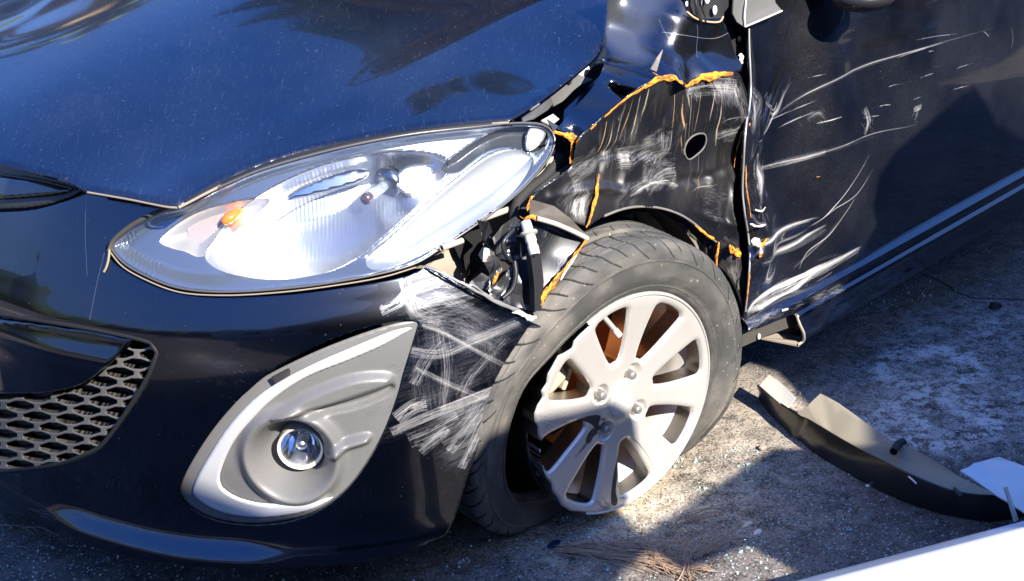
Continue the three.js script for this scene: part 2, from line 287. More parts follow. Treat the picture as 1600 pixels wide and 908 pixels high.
  // worn area: scratches of one direction scattered in a polygon, denser inside
  area(list, n, [dx, dy], lenmm, col, a, { seed = 1, thin = 0.8, spread = 0.25, gl = [0.05, 0.75, 0], patch = 0 } = {}) {
    const r = rng(seed * 104729 + n), P = new Poly(list.map(([x, y]) => this.px(x, y))), [x0, y0, x1, y1] = P.b;
    const c0 = list.reduce((s, q) => [s[0] + q[0] / list.length, s[1] + q[1] / list.length], [0, 0]), A = this.px(...c0), B = this.px(c0[0] + dx, c0[1] + dy), ang = Math.atan2(B[1] - A[1], B[0] - A[0]);
    for (let k = 0, tries = 0; k < n && tries < n * 12; tries++) {
      const x = lerp(x0, x1, r()), y = lerp(y0, y1, r()); if (P.sd(x, y) < 0) continue;
      if (patch && fbm(x / (patch / 1000 * this.m) + seed * 3, y / (patch / 1000 * this.m), seed, 3) < 0.02 * r()) { k += 0.25; continue; }
      k++;
      const t = ang + (r() + r() - 1) * spread, L = lenmm / 1000 * this.m * (0.3 + r() * 0.9), bend = (r() - 0.5) * 0.25 * L, al = a * (0.25 + 0.75 * r()), s = 0.7 + 0.4 * r();
      this.path([[x - Math.cos(t) * L / 2, y - Math.sin(t) * L / 2], [x - Math.sin(t) * bend, y + Math.cos(t) * bend], [x + Math.cos(t) * L / 2, y + Math.sin(t) * L / 2]], Math.max(0.7, thin / 1000 * this.m * (0.3 + r())), css(col[0] * s, col[1] * s, col[2] * s, al), this.g(...gl, Math.min(1, al)), 4);
    }
  }
  blot(list, col, a, gl, soft = 0) {                      // filled patch
    const p = smooth(list.map(([x, y]) => this.px(x, y)), 6);
    for (const [k, st] of [[this.c, css(...col, a)], [this.o, gl && this.g(...gl, a)]]) { if (!st) continue; k.fillStyle = st; k.beginPath(); p.forEach((q, i) => i ? k.lineTo(q[0], q[1]) : k.moveTo(q[0], q[1])); k.fill(); }
  }
  specks(n, rmm, col, a, seed = 5, gl = [0.1, 0.8, 0]) {
    const r = rng(seed); for (let k = 0; k < n; k++) { const x = r() * this.W, y = r() * this.H, q = rmm / 1000 * this.m * (0.4 + r() * r() * 1.6), al = a * (0.3 + 0.7 * r()); for (const [c, st] of [[this.c, css(...col, al)], [this.o, this.g(...gl, al)]]) { c.fillStyle = st; c.beginPath(); c.arc(x, y, q, 0, 7); c.fill(); } }
  }
  film(col, scale, a, gl = null, seed = 1, thr = 0) {      // an uneven film of dust or dirt
    const S = 3, w = Math.ceil(this.W / S), h = Math.ceil(this.H / S);
    for (let j = 0; j < h; j++) for (let i = 0; i < w; i++) { const t = clamp(fbm(i * S / this.m * scale + seed * 17, j * S / this.m * scale, seed, 4) + 0.5 - thr); if (t <= 0.02) continue; const al = a * t * (0.7 + 0.6 * hash(i, j, seed)); this.c.fillStyle = css(...col, al); this.c.fillRect(i * S, j * S, S, S); if (gl) { this.o.fillStyle = this.g(...gl, al); this.o.fillRect(i * S, j * S, S, S); } }
  }
  mat(more = {}) {
    const tex = (k, srgb) => { const t = new THREE.CanvasTexture(k.canvas); if (srgb) t.colorSpace = THREE.SRGBColorSpace; t.anisotropy = 8; return t; }, o = tex(this.o, false);
    return new THREE.MeshPhysicalMaterial({ map: tex(this.c, true), roughness: 1, roughnessMap: o, metalness: 1, metalnessMap: o, clearcoat: 1, clearcoatMap: o, clearcoatRoughness: 0.03, ...more });
  }
}

// ---------------------------------------------------------------- the car's shape
// x runs to the rear, y up, z out towards the viewer; the origin is on the ground under the front wheel
const INSET = pchip([0.02, 0.05, 0.10, 0.125, 0.145, 0.17, 0.24, 0.34, 0.46, 0.53, 0.575, 0.62, 0.66, 0.70, 0.74, 0.80, 0.86], [0.022, 0.004, 0.000, 0.002, 0.007, 0.010, 0.012, 0.008, 0.004, 0.010, 0.026, 0.046, 0.064, 0.083, 0.103, 0.135, 0.17]);
const PLAN = pchip([0, 0.15, 0.3, 0.4, 0.5, 0.6, 0.7, 0.76, 0.80, 0.83, 0.85], [0, 0.008, 0.035, 0.065, 0.115, 0.19, 0.30, 0.40, 0.50, 0.62, 0.78]);
const S2 = Math.SQRT1_2;
function noseDepth(u, v) {
  const ins = INSET(v) + 0.016 * sstep(0.118, 0.150, v) * sstep(0.30, 0.17, v) * sstep(-0.50, -0.40, u) * sstep(0.0, -0.12, u), k = 0.83 / (0.83 - 0.55 * Math.max(0, ins));
  const E = (d) => -0.79 + ins + PLAN(Math.abs(S2 * (u + d)) * k) - S2 * (u - d);
  let a = -0.6, b = 1.1; for (let i = 0; i < 30; i++) { const m = (a + b) / 2; if (E(m) > 0) b = m; else a = m; }
  return (a + b) / 2;
}
const NOSE = new Surf(V(0, 0, 0), V(S2, 0, S2), V(0, 1, 0), V(-S2, 0, S2), gridded(noseDepth, -0.95, 0.75, 0.0, 0.9, 0.01));
const SIDE0 = (h) => new Surf(V(0, 0, 0), V(1, 0, 0), V(0, 1, 0), V(0, 0, 1), h);
const TOP0 = (h) => new Surf(V(0, 0, 0), V(0, 0, 1), V(1, 0, 0), V(0, 1, 0), h);

// hood: heights [x, y, z]
const hoodPts = [[-0.71, 0.756, 0], [-0.682, 0.746, 0.25], [-0.64, 0.742, 0.44], [-0.55, 0.863 - 0.05, 0.0], [-0.36, 0.795, 0.485], [-0.43, 0.818, 0.30], [-0.4, 0.852, 0], [-0.24, 0.815, 0.60], [-0.10, 0.828, 0.69], [0.117, 0.857, 0.715], [0.05, 0.875, 0.60], [-0.15, 0.872, 0.42], [-0.1, 0.912, 0.2], [-0.1, 0.925, 0], [0.24, 0.93, 0.63], [0.2, 0.955, 0.4], [0.3, 0.985, 0], [0.45, 1.0, 0.3], [0.45, 0.955, 0.66]];
const hoodAll = hoodPts.flatMap(([x, y, z]) => z > 0 ? [[z, x, y], [-z, x, y]] : [[z, x, y]]).map(([u, v, h]) => [u, v, h + 0.17 * Math.max(0, 0.35 - u)]);   // the body leans towards the flat tyre
const hoodBase = tps(hoodAll, 0.0006);
const HOOD = TOP0(gridded((u, v) => {                     // the crease from the nose to the windscreen pillar
  const a = Math.abs(u), line = 0.40 + 0.13 * clamp((v + 0.62) / 0.9), s = a - line;
  return hoodBase(u, v) + 0.003 * Math.exp(-s * s / 0.0022) - 0.03 * Math.max(0, s) * sstep(-0.6, -0.2, v) * 0.5;
}, -0.95, 0.95, -0.85, 0.6, 0.01));

// left side: door, from [px, py] in the photograph at a given z, and plain body shape [x, y, z]
const sidePt = (x, y, z) => { const p = on(x, y, 'z', z); return [p.x, p.y, z]; };
const doorPts = [[0.42, 0.25, 0.804], [0.7, 0.25, 0.806], [1.1, 0.25, 0.806], [1.6, 0.25, 0.806], [2.3, 0.25, 0.806], [0.42, 0.30, 0.812], [0.42, 0.42, 0.822], [0.42, 0.56, 0.822], [0.42, 0.70, 0.826], [0.42, 0.84, 0.812], [0.42, 0.95, 0.79], [0.70, 0.30, 0.817], [0.70, 0.45, 0.832], [0.70, 0.62, 0.838], [0.70, 0.78, 0.83], [0.70, 0.93, 0.80], [1.1, 0.30, 0.818], [1.1, 0.45, 0.834], [1.1, 0.62, 0.842], [1.1, 0.80, 0.832], [1.1, 0.95, 0.80], [1.6, 0.30, 0.818], [1.6, 0.5, 0.838], [1.6, 0.68, 0.842], [1.6, 0.95, 0.80], [2.3, 0.30, 0.818], [2.3, 0.6, 0.84], [2.3, 0.95, 0.80],
  sidePt(1178, 205, 0.846), sidePt(1196, 240, 0.812), sidePt(1200, 300, 0.806), sidePt(1180, 330, 0.838), sidePt(1188, 395, 0.842), sidePt(1215, 400, 0.808), sidePt(1260, 130, 0.815), sidePt(1240, 50, 0.80), sidePt(1330, 110, 0.826), sidePt(1240, 330, 0.816)];
const doorF = tps(doorPts, 0.00004);
const creases = [[[[1240, 112], [1212, 166], [1192, 208], [1183, 238]], 0.007, 0.010], [[[1198, 240], [1194, 290], [1200, 350]], -0.009, 0.015], [[[1186, 240], [1182, 300], [1186, 345]], 0.006, 0.007], [[[1196, 378], [1240, 356], [1296, 332]], 0.005, 0.010], [[[1200, 398], [1250, 376], [1300, 350]], -0.005, 0.012], [[[1186, 60], [1196, 110], [1190, 160]], -0.005, 0.018], [[[1250, 90], [1330, 66], [1420, 40]], -0.004, 0.022]].map(([l, a, w]) => [l.map(([x, y]) => { const p = on(x, y, 'z', 0.825); return [p.x, p.y]; }), a, w]);
function doorCreases(u, v, list = creases) {
  let s = 0; for (const [l, a, w] of list) { let d = 1e9, tt = 0; for (let i = 0; i < l.length - 1; i++) { const ex = l[i + 1][0] - l[i][0], ey = l[i + 1][1] - l[i][1], t = clamp(((u - l[i][0]) * ex + (v - l[i][1]) * ey) / (ex * ex + ey * ey)), q = Math.hypot(u - l[i][0] - ex * t, v - l[i][1] - ey * t); if (q < d) { d = q; tt = (i + t) / (l.length - 1); } } if (d < w * 3) s += a * Math.exp(-((d / w) ** 2)) * (0.35 + 0.65 * Math.sin(Math.PI * tt)); }
  return s;
}
const DOOR = SIDE0(gridded((u, v) => doorF(u, v) + 0.0030 * fbm(u * 9, v * 9, 2, 3) * sstep(1.2, 0.5, u) + doorCreases(u, v), 0.3, 2.6, 0.2, 1.05, 0.005));

// front wing, upper half: crumpled, still glossy
const upPts = [[960, -20, 0.700], [952, 60, 0.702], [948, 100, 0.708], [922, 143, 0.726], [896, 172, 0.745], [873, 200, 0.765], [903, 214, 0.797], [940, 186, 0.800], [975, 157, 0.820], [1000, 139, 0.830], [1030, 124, 0.838], [1072, 133, 0.826], [1112, 116, 0.840], [1150, 114, 0.842], [1060, 40, 0.796], [1100, 40, 0.807], [1060, 82, 0.803], [1100, 88, 0.812], [1138, 60, 0.819], [1130, 20, 0.806], [1070, -10, 0.785], [1000, 0, 0.722], [995, 55, 0.735], [990, 98, 0.764], [1030, 15, 0.764], [1026, 60, 0.772], [1020, 104, 0.802], [950, 160, 0.768], [985, 128, 0.803]].map((q) => sidePt(...q));
const upF = tps(upPts, 0.00003);
const WING_UP = SIDE0(gridded((u, v) => upF(u, v) + 0.0025 * fbm(u * 8, v * 7, 4, 2) + 0.0005 * Math.abs(noise(u * 30, v * 14, 4)), -0.35, 0.7, 0.6, 1.1, 0.005));
// front wing, lower half: pushed in and scraped down to bare paint
const loPts = [sidePt(862, 290, 0.80), sidePt(895, 262, 0.806), sidePt(930, 225, 0.812), sidePt(970, 175, 0.820), sidePt(1000, 145, 0.833), sidePt(1035, 128, 0.838), sidePt(1072, 137, 0.824), sidePt(1105, 124, 0.838), sidePt(1150, 120, 0.842), sidePt(1165, 170, 0.838), sidePt(1085, 180, 0.822), sidePt(1085, 235, 0.806), sidePt(1000, 215, 0.812), sidePt(940, 290, 0.815), sidePt(1000, 290, 0.812), sidePt(1060, 300, 0.808), sidePt(1130, 300, 0.818), sidePt(1150, 245, 0.812), sidePt(930, 345, 0.826), sidePt(1000, 322, 0.818), sidePt(1050, 335, 0.815), sidePt(1100, 370, 0.812), sidePt(1140, 360, 0.828), sidePt(1135, 410, 0.80), sidePt(1152, 400, 0.815), sidePt(1155, 460, 0.800), sidePt(850, 310, 0.798), sidePt(880, 330, 0.805), sidePt(918, 352, 0.826)];
const loF = tps(loPts, 0.000004);
const folds = [[[[1002, 142], [988, 200], [976, 270], [960, 335]], 0.011, 0.011], [[[1046, 128], [1040, 200], [1052, 300]], -0.010, 0.017], [[[1108, 120], [1118, 200], [1112, 290], [1120, 370]], 0.010, 0.011], [[[895, 262], [960, 238], [1030, 240], [1064, 262]], -0.009, 0.011], [[[858, 316], [930, 292], [1010, 304]], 0.009, 0.009], [[[1142, 290], [1135, 340], [1146, 410]], 0.011, 0.009], [[[1060, 285], [1100, 280], [1140, 262]], -0.007, 0.009], [[[960, 178], [950, 240], [930, 290]], -0.008, 0.010], [[[1072, 136], [1068, 190], [1060, 230]], 0.008, 0.007], [[[1090, 330], [1110, 345], [1140, 352]], 0.007, 0.007]].map(([l, a, w]) => [l.map(([x, y]) => { const p = on(x, y, 'z', 0.818); return [p.x, p.y]; }), a, w]);
const WING_LO = SIDE0(gridded((u, v) => loF(u, v) + doorCreases(u, v, folds) + 0.009 * fbm(u * 12, v * 8, 9, 3) + 0.0060 * Math.abs(noise(u * 30 + v * 6, v * 5, 3)) + 0.0010 * noise(u * 60, v * 25, 3), -0.4, 0.7, 0.1, 1.0, 0.004));

// ---------------------------------------------------------------- materials shared by many parts
const PAINT = [0.056, 0.062, 0.080];
function fillerMat() { // fibrous orange filler, mottled with brown
  const w = 256, c = document.createElement('canvas'); c.width = w; c.height = 64; const k = c.getContext('2d');
  for (let j = 0; j < 64; j++) for (let i = 0; i < w; i++) { const n = fbm(i * 0.11, j * 0.25, 3, 4), g = hash(i, j, 4); k.fillStyle = n < -0.16 ? css(0.22, 0.09, 0.02) : css(clamp(0.72 + 0.35 * n + 0.15 * g), 0.23 + 0.16 * n + 0.08 * g, 0.012 + 0.03 * g); k.fillRect(i, j, 1, 1); }
  const t = new THREE.CanvasTexture(c); t.colorSpace = THREE.SRGBColorSpace; t.wrapS = t.wrapT = THREE.RepeatWrapping; return std(lin(1, 1, 1), 0.92, 0, { map: t, bumpMap: t, bumpScale: 0.002 });
}
const M = {
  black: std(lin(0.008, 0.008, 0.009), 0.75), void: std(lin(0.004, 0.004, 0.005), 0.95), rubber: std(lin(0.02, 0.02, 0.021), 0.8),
  satin: std(lin(0.022, 0.022, 0.025), 0.38), paint: phys(lin(...PAINT), 0.2, 1, { clearcoat: 1, clearcoatRoughness: 0.03 }),
  scrap: std(lin(0.10, 0.10, 0.105), 0.42, 0.85), dull: std(lin(0.05, 0.05, 0.054), 0.5, 0.6), tan: std(lin(0.32, 0.27, 0.21), 0.75), cream: std(lin(0.62, 0.58, 0.50), 0.5),
  chrome: std(lin(0.82, 0.83, 0.86), 0.09, 1), silver: std(lin(0.62, 0.63, 0.65), 0.3, 1), orange: fillerMat(), rust: std(lin(0.42, 0.12, 0.03), 0.85, 0.1), lens: phys(lin(0.97, 0.985, 1), 0.035, 0, { transmission: 1, thickness: 0, ior: 1.5 }),
  white: phys(lin(0.62, 0.62, 0.62), 0.35, 0, { clearcoat: 0.6, clearcoatRoughness: 0.08 }), amber: phys(lin(0.9, 0.25, 0.02), 0.12, 0, { transmission: 0.5, thickness: 0 }), seam: std(lin(0.25, 0.205, 0.155), 0.8),
};

const car = thing('wrecked_car', 'dark blue-black hatchback with smashed front wing, torn wheel and scratched door', 'car');

// ---------------------------------------------------------------- hood
{
  const edge = smooth([[0, 253], [60, 267], [100, 277], [132, 293], [132, 293], [200, 304], [268, 317], [268, 317], [284, 314], [330, 288], [400, 256], [480, 231], [560, 213], [650, 197], [740, 188], [797, 184], [797, 184], [830, 164], [870, 135], [905, 107], [930, 85], [942, 62], [946, 30], [950, 0]], 3, false);
  const uv = HOOD.poly(edge); const L = uv[uv.length - 1], F0 = uv[0];
  const outline = [...uv, [L[0] - 0.03, 0.42], [-0.62, 0.42], [-0.93, 0.1], [-0.93, -0.1], [-0.88, -0.36], [-0.6, -0.66], [-0.25, -0.682], [F0[0] - 0.02, F0[1]]];
  const sk = new Skin(HOOD, [-0.94, -0.75, 0.8, 0.45], 2048, css(...PAINT), [1, 0.2, 1]);
  const r = rng(11);
  sk.film([0.27, 0.28, 0.31], 5, 0.11, [0.85, 0.45, 0], 3, -0.2);
  // drip runs and dust, along the way water runs down the hood
  const A = sk.px(480, 120), B = sk.px(466, 200), an = Math.atan2(B[1] - A[1], B[0] - A[0]);
  for (let k = 0; k < 6500; k++) {
    const x = r() * sk.W, y = r() * sk.H, L1 = (6 + r() * 22) / 1000 * sk.m, t = an + (r() - 0.5) * 0.22, c = 0.25 + 0.3 * r(), al = 0.05 + 0.16 * r() * r();
    sk.path([[x, y], [x + Math.cos(t) * L1 * 0.5 + (r() - 0.5) * 4, y + Math.sin(t) * L1 * 0.5], [x + Math.cos(t) * L1, y + Math.sin(t) * L1]], 0.6 + r() * 0.8, css(c, c * 0.95, c * 0.9, al * 1.1), sk.g(0.6, 0.5, 0, al * 1.1), 3);
  }
  for (let k = 0; k < 7000; k++) {                        // hair-fine curls and grit
    const x = r() * sk.W, y = r() * sk.H, L1 = (1.5 + r() * 4.5) / 1000 * sk.m, t = r() * 6.3, c = 0.5 + 0.3 * r(), al = 0.08 + 0.4 * r() * r();
    sk.path([[x, y], [x + Math.cos(t) * L1 * 0.5 + (r() - 0.5) * L1, y + Math.sin(t) * L1 * 0.5], [x + Math.cos(t) * L1, y + Math.sin(t) * L1]], 0.6 + r() * 0.6, css(c, c * 0.97, c * 0.92, al), sk.g(0.3, 0.7, 0, al), 3);
  }
  sk.specks(3000, 0.4, [0.5, 0.48, 0.44], 0.4, 21);
  part('hood', panel(HOOD, outline, [], { cell: 0.007, thick: 0.004, hem: 0.006, uvb: sk.b }), sk.mat(), car);
  // pale rubber seal that shows along the front edge of the hood
  const seam = (list, r0) => tube(list.map(([x, y]) => HOOD.at(x, y, -0.004)), r0, 7, 60);
  const hs = part('hood_seal', seam([[136, 297], [200, 308], [262, 320], [276, 321]], 0.0019), M.seam, car);
  part('seal_strip', seam([[278, 321], [330, 294], [400, 262], [480, 237], [560, 218], [650, 202], [740, 192], [795, 188]], 0.0024), M.seam, hs);
  part('seal_strip', seam([[290, 313], [350, 282], [430, 250], [520, 225], [620, 206]], 0.004), M.black, hs);
  part('headlight_gap', tube([[276, 324], [330, 301], [400, 270], [480, 246], [560, 227], [650, 211], [740, 200], [800, 195]].map(([x, y]) => NOSE.at(x, y, -0.012)), 0.006, 7, 60), M.black, hs);
}
// ---------------------------------------------------------------- bumper cover
const GRILLE_LOW = smooth([[-60, 478], [-60, 478], [0, 491], [70, 501], [136, 513], [200, 527], [232, 535], [246, 546], [243, 565], [225, 605], [200, 645], [165, 690], [130, 714], [80, 730], [20, 737], [-60, 738], [-60, 738]], 4);
const FOG_HOLE = smooth([[656, 503], [656, 503], [640, 560], [615, 640], [588, 700], [545, 762], [495, 800], [440, 817], [380, 820], [325, 809], [286, 783], [284, 755], [310, 705], [350, 650], [400, 602], [480, 560], [560, 528], [625, 508]], 5);
{
  const top = smooth([[-60, 330], [-60, 330], [0, 332], [55, 328], [105, 314], [135, 302], [135, 302], [200, 313], [258, 324], [258, 324], [228, 340], [190, 362], [167, 384], [168, 398], [186, 418], [225, 441], [275, 459], [340, 466], [440, 462], [520, 453], [600, 440], [640, 430], [664, 418], [664, 418], [700, 433], [760, 463], [800, 486], [846, 511], [846, 511], [826, 548], [800, 592], [770, 643], [747, 700], [729, 750], [712, 806], [697, 838], [697, 838], [640, 862], [560, 880], [440, 890], [330, 887], [240, 878], [170, 863], [125, 846], [95, 827], [50, 811], [0, 799], [-60, 788], [-60, 788]], 4);
  const uv = NOSE.poly(top), uL = -0.86;                  // on the far side the cover goes on past the middle of the car
  const far = [[uL, uv[uv.length - 1][1]], [uL, uv[0][1]]];
  const gapUp = (x) => x > 395 && x < 655 ? 13 * Math.sin(Math.PI * (x - 395) / 260) ** 0.7 : 0, holes = [NOSE.poly(GRILLE_LOW), NOSE.poly(FOG_HOLE.map(([x, y]) => [x, y < 720 - 0.33 * (x - 280) && y < 640 ? y - gapUp(x) : y]))];
  const sk = new Skin(NOSE, [-0.88, 0.02, 0.5, 0.78], 2048, css(...PAINT), [1, 0.2, 1]);
  const grey = [0.40, 0.38, 0.36], dust = [0.42, 0.38, 0.33];
  sk.film(dust, 9, 0.022, null, 4, 0.2); sk.specks(900, 0.55, dust, 0.6, 9);
  // scraped corner in front of the wheel
  const fine = (poly, n, dir, len, a, seed, patch = 26, thin = 0.35, spread = 0.12) => sk.area(poly, n, dir, len, grey, a * 0.55, { seed, patch, thin, spread });
  const sm = (l, w, a, seed, br = 0.3) => sk.smear(l, w, [0.42, 0.40, 0.375], a, { seed, br });
  fine([[640, 500], [665, 440], [730, 470], [800, 505], [835, 520], [790, 590], [745, 690], [722, 735], [700, 705], [650, 660], [610, 690], [625, 600]], 2600, [60, -24], 60, 0.2, 2, 34);
  fine([[650, 520], [740, 500], [790, 545], [740, 640], [640, 650]], 1300, [8, 60], 60, 0.2, 3, 30);
  fine([[655, 455], [720, 470], [810, 510], [780, 540], [660, 500]], 900, [60, 30], 60, 0.22, 33, 30);
  fine([[690, 640], [770, 596], [742, 690], [722, 737], [698, 705]], 900, [46, -26], 46, 0.4, 4, 18);
  sm([[596, 488], [622, 474], [642, 455], [690, 440], [716, 446]], 9, 0.34, 8, 0.42); sm([[632, 436], [640, 470], [655, 496], [690, 498]], 10, 0.26, 9, 0.45);
  sm([[640, 490], [700, 478], [740, 470]], 16, 0.14, 21, 0.55); sm([[670, 500], [730, 510], [790, 540]], 18, 0.16, 22, 0.55);
  sm([[612, 676], [660, 654], [720, 630], [790, 602], [826, 582]], 9, 0.62, 5, 0.18); sm([[640, 548], [690, 552], [745, 530], [814, 502]], 9, 0.42, 6, 0.35);
  sm([[620, 655], [645, 636], [666, 630]], 13, 0.6, 7, 0.3); sm([[640, 690], [672, 676], [716, 652]], 16, 0.34, 10, 0.45); sm([[656, 706], [676, 690], [700, 670]], 10, 0.5, 11, 0.4);
  sm([[645, 600], [668, 560], [690, 535]], 12, 0.34, 12, 0.5); sm([[690, 520], [698, 575], [690, 640]], 10, 0.26, 13, 0.5); sm([[720, 620], [742, 580], [790, 530]], 10, 0.28, 14, 0.5);
  sm([[650, 575], [700, 600], [772, 628]], 4.5, 0.5, 15, 0.3); sm([[660, 508], [700, 524], [790, 572]], 4, 0.55, 16, 0.25);
  sm([[700, 704], [732, 668], [760, 634]], 12, 0.42, 17, 0.4); sm([[722, 732], [740, 694], [758, 648]], 9, 0.55, 18, 0.35); sm([[690, 690], [720, 670], [764, 610]], 10, 0.3, 19, 0.5);
  // grazes on the chin, stains under the hood's end
  sk.area([[45, 792], [150, 800], [150, 812], [60, 810]], 120, [60, 8], 30, [0.25, 0.2, 0.16], 0.35, { seed: 16 });
  sk.area([[300, 560], [400, 562], [405, 610], [330, 606]], 40, [40, 20], 12, [0.5, 0.5, 0.5], 0.2, { seed: 17 });
  sk.line([[163, 395], [152, 440], [140, 500]], 1.2, css(0.5, 0.45, 0.4, 0.35), sk.g(0.4, 0.7, 0, 0.4));
  sk.line([[135, 305], [133, 360], [136, 430]], 1.5, css(0.5, 0.45, 0.4, 0.25), sk.g(0.4, 0.7, 0, 0.3));
  const bump = part('bumper_cover', panel(NOSE, [...uv, ...far], holes, { cell: 0.0042, thick: 0.0035, hem: 0.0012, uvb: sk.b }), sk.mat(), car);
  // upper intake with its winged bar
  const intake = smooth([[-60, 245], [-60, 245], [0, 254], [60, 268], [100, 279], [133, 297], [133, 297], [105, 314], [55, 327], [0, 331], [-60, 330], [-60, 330]], 4);
  const bar = smooth([[-60, 272], [-60, 272], [0, 279], [60, 287], [112, 300], [112, 300], [80, 308], [0, 314], [-60, 314], [-60, 314]], 4);
  const gr = part('upper_grille', panel(NOSE, NOSE.poly(intake), [NOSE.poly(bar)], { cell: 0.004, thick: 0.004, off: -0.016, hem: 0.003 }), M.satin, car);
  part('grille_bar', panel(NOSE, NOSE.poly(bar), [], { cell: 0.004, thick: 0.004, off: -0.008, hem: 0.006 }), M.paint, gr);
  part('trim_line', tube([[-60, 246], [0, 256], [60, 270], [100, 281], [128, 296]].map(([x, y]) => NOSE.at(x, y, -0.006)), 0.0022, 6, 30), M.scrap, gr);
  part('trim_line', tube([[-60, 268], [0, 275], [60, 284], [112, 297]].map(([x, y]) => NOSE.at(x, y, -0.008)), 0.0018, 6, 30), M.scrap, gr);
  // lower intake: number plate panel, honeycomb, dark back
  const low = part('lower_grille', panel(NOSE, NOSE.poly(smooth([[-60, 470], [-60, 470], [0, 484], [136, 508], [240, 530], [256, 548], [235, 600], [180, 690], [130, 722], [60, 740], [-60, 745], [-60, 745]], 3)), [], { cell: 0.012, thick: 0.004, off: -0.046 }), std(lin(0.055, 0.05, 0.044), 0.8), car);
  const pp = smooth([[-60, 492], [-60, 492], [0, 501], [60, 509], [130, 518], [212, 533], [212, 533], [185, 556], [150, 590], [118, 609], [80, 618], [30, 621], [-60, 619], [-60, 619]], 4);
  const platePanel = NOSE.with((u, v) => NOSE.h(u, v)), dip = (u, v) => -0.012 + 0.012 * Math.exp(-(((v - 0.475) / 0.02) ** 2));
  part('plate_panel', panel(platePanel, NOSE.poly(pp), [], { cell: 0.005, thick: 0.006, off: dip, hem: 0.006 }), M.paint, low);
  const hex = [], G = new Poly(GRILLE_LOW), PPp = new Poly(pp);
  for (let j = -3; j < 22; j++) for (let i = -2; i < 8; i++) {
    const cx = -20 + (i + (j & 1) * 0.5) * 52, cy = 508 + j * 15.4 + cx * 0.06; if (G.sd(cx, cy) < -12 || PPp.sd(cx, cy) > 14) continue;
    const w = 21.5, h = 7.9; hex.push(NOSE.poly([[cx - w, cy - 3.2], [cx - w, cy + 2.6], [cx - 7, cy + h], [cx + 7, cy + h + 0.8], [cx + w, cy + 4], [cx + w, cy - 1.6], [cx + 7, cy - h + 0.8], [cx - 7, cy - h]], -0.02));
  }
  part('grille_mesh', panel(NOSE, NOSE.poly(GRILLE_LOW, -0.02), [NOSE.poly(pp, -0.02), ...hex], { cell: 0.0016, thick: 0.026, off: -0.016, hem: 0.001 }), std(lin(0.15, 0.143, 0.133), 0.42, 0.15), low);
  const lipPts = [[-60, 736], [0, 737], [40, 734], [78, 728], [110, 718]];
  part('intake_trim', tube(smooth(GRILLE_LOW.length ? [[-60, 480], [0, 492], [136, 514], [225, 533], [244, 546], [241, 566], [222, 606], [165, 690], [128, 714], [78, 730], [0, 738], [-60, 739]] : lipPts, 3, false).map(([x, y]) => NOSE.at(x, y, -0.003)), 0.0045, 8, 120), M.black, low);
}
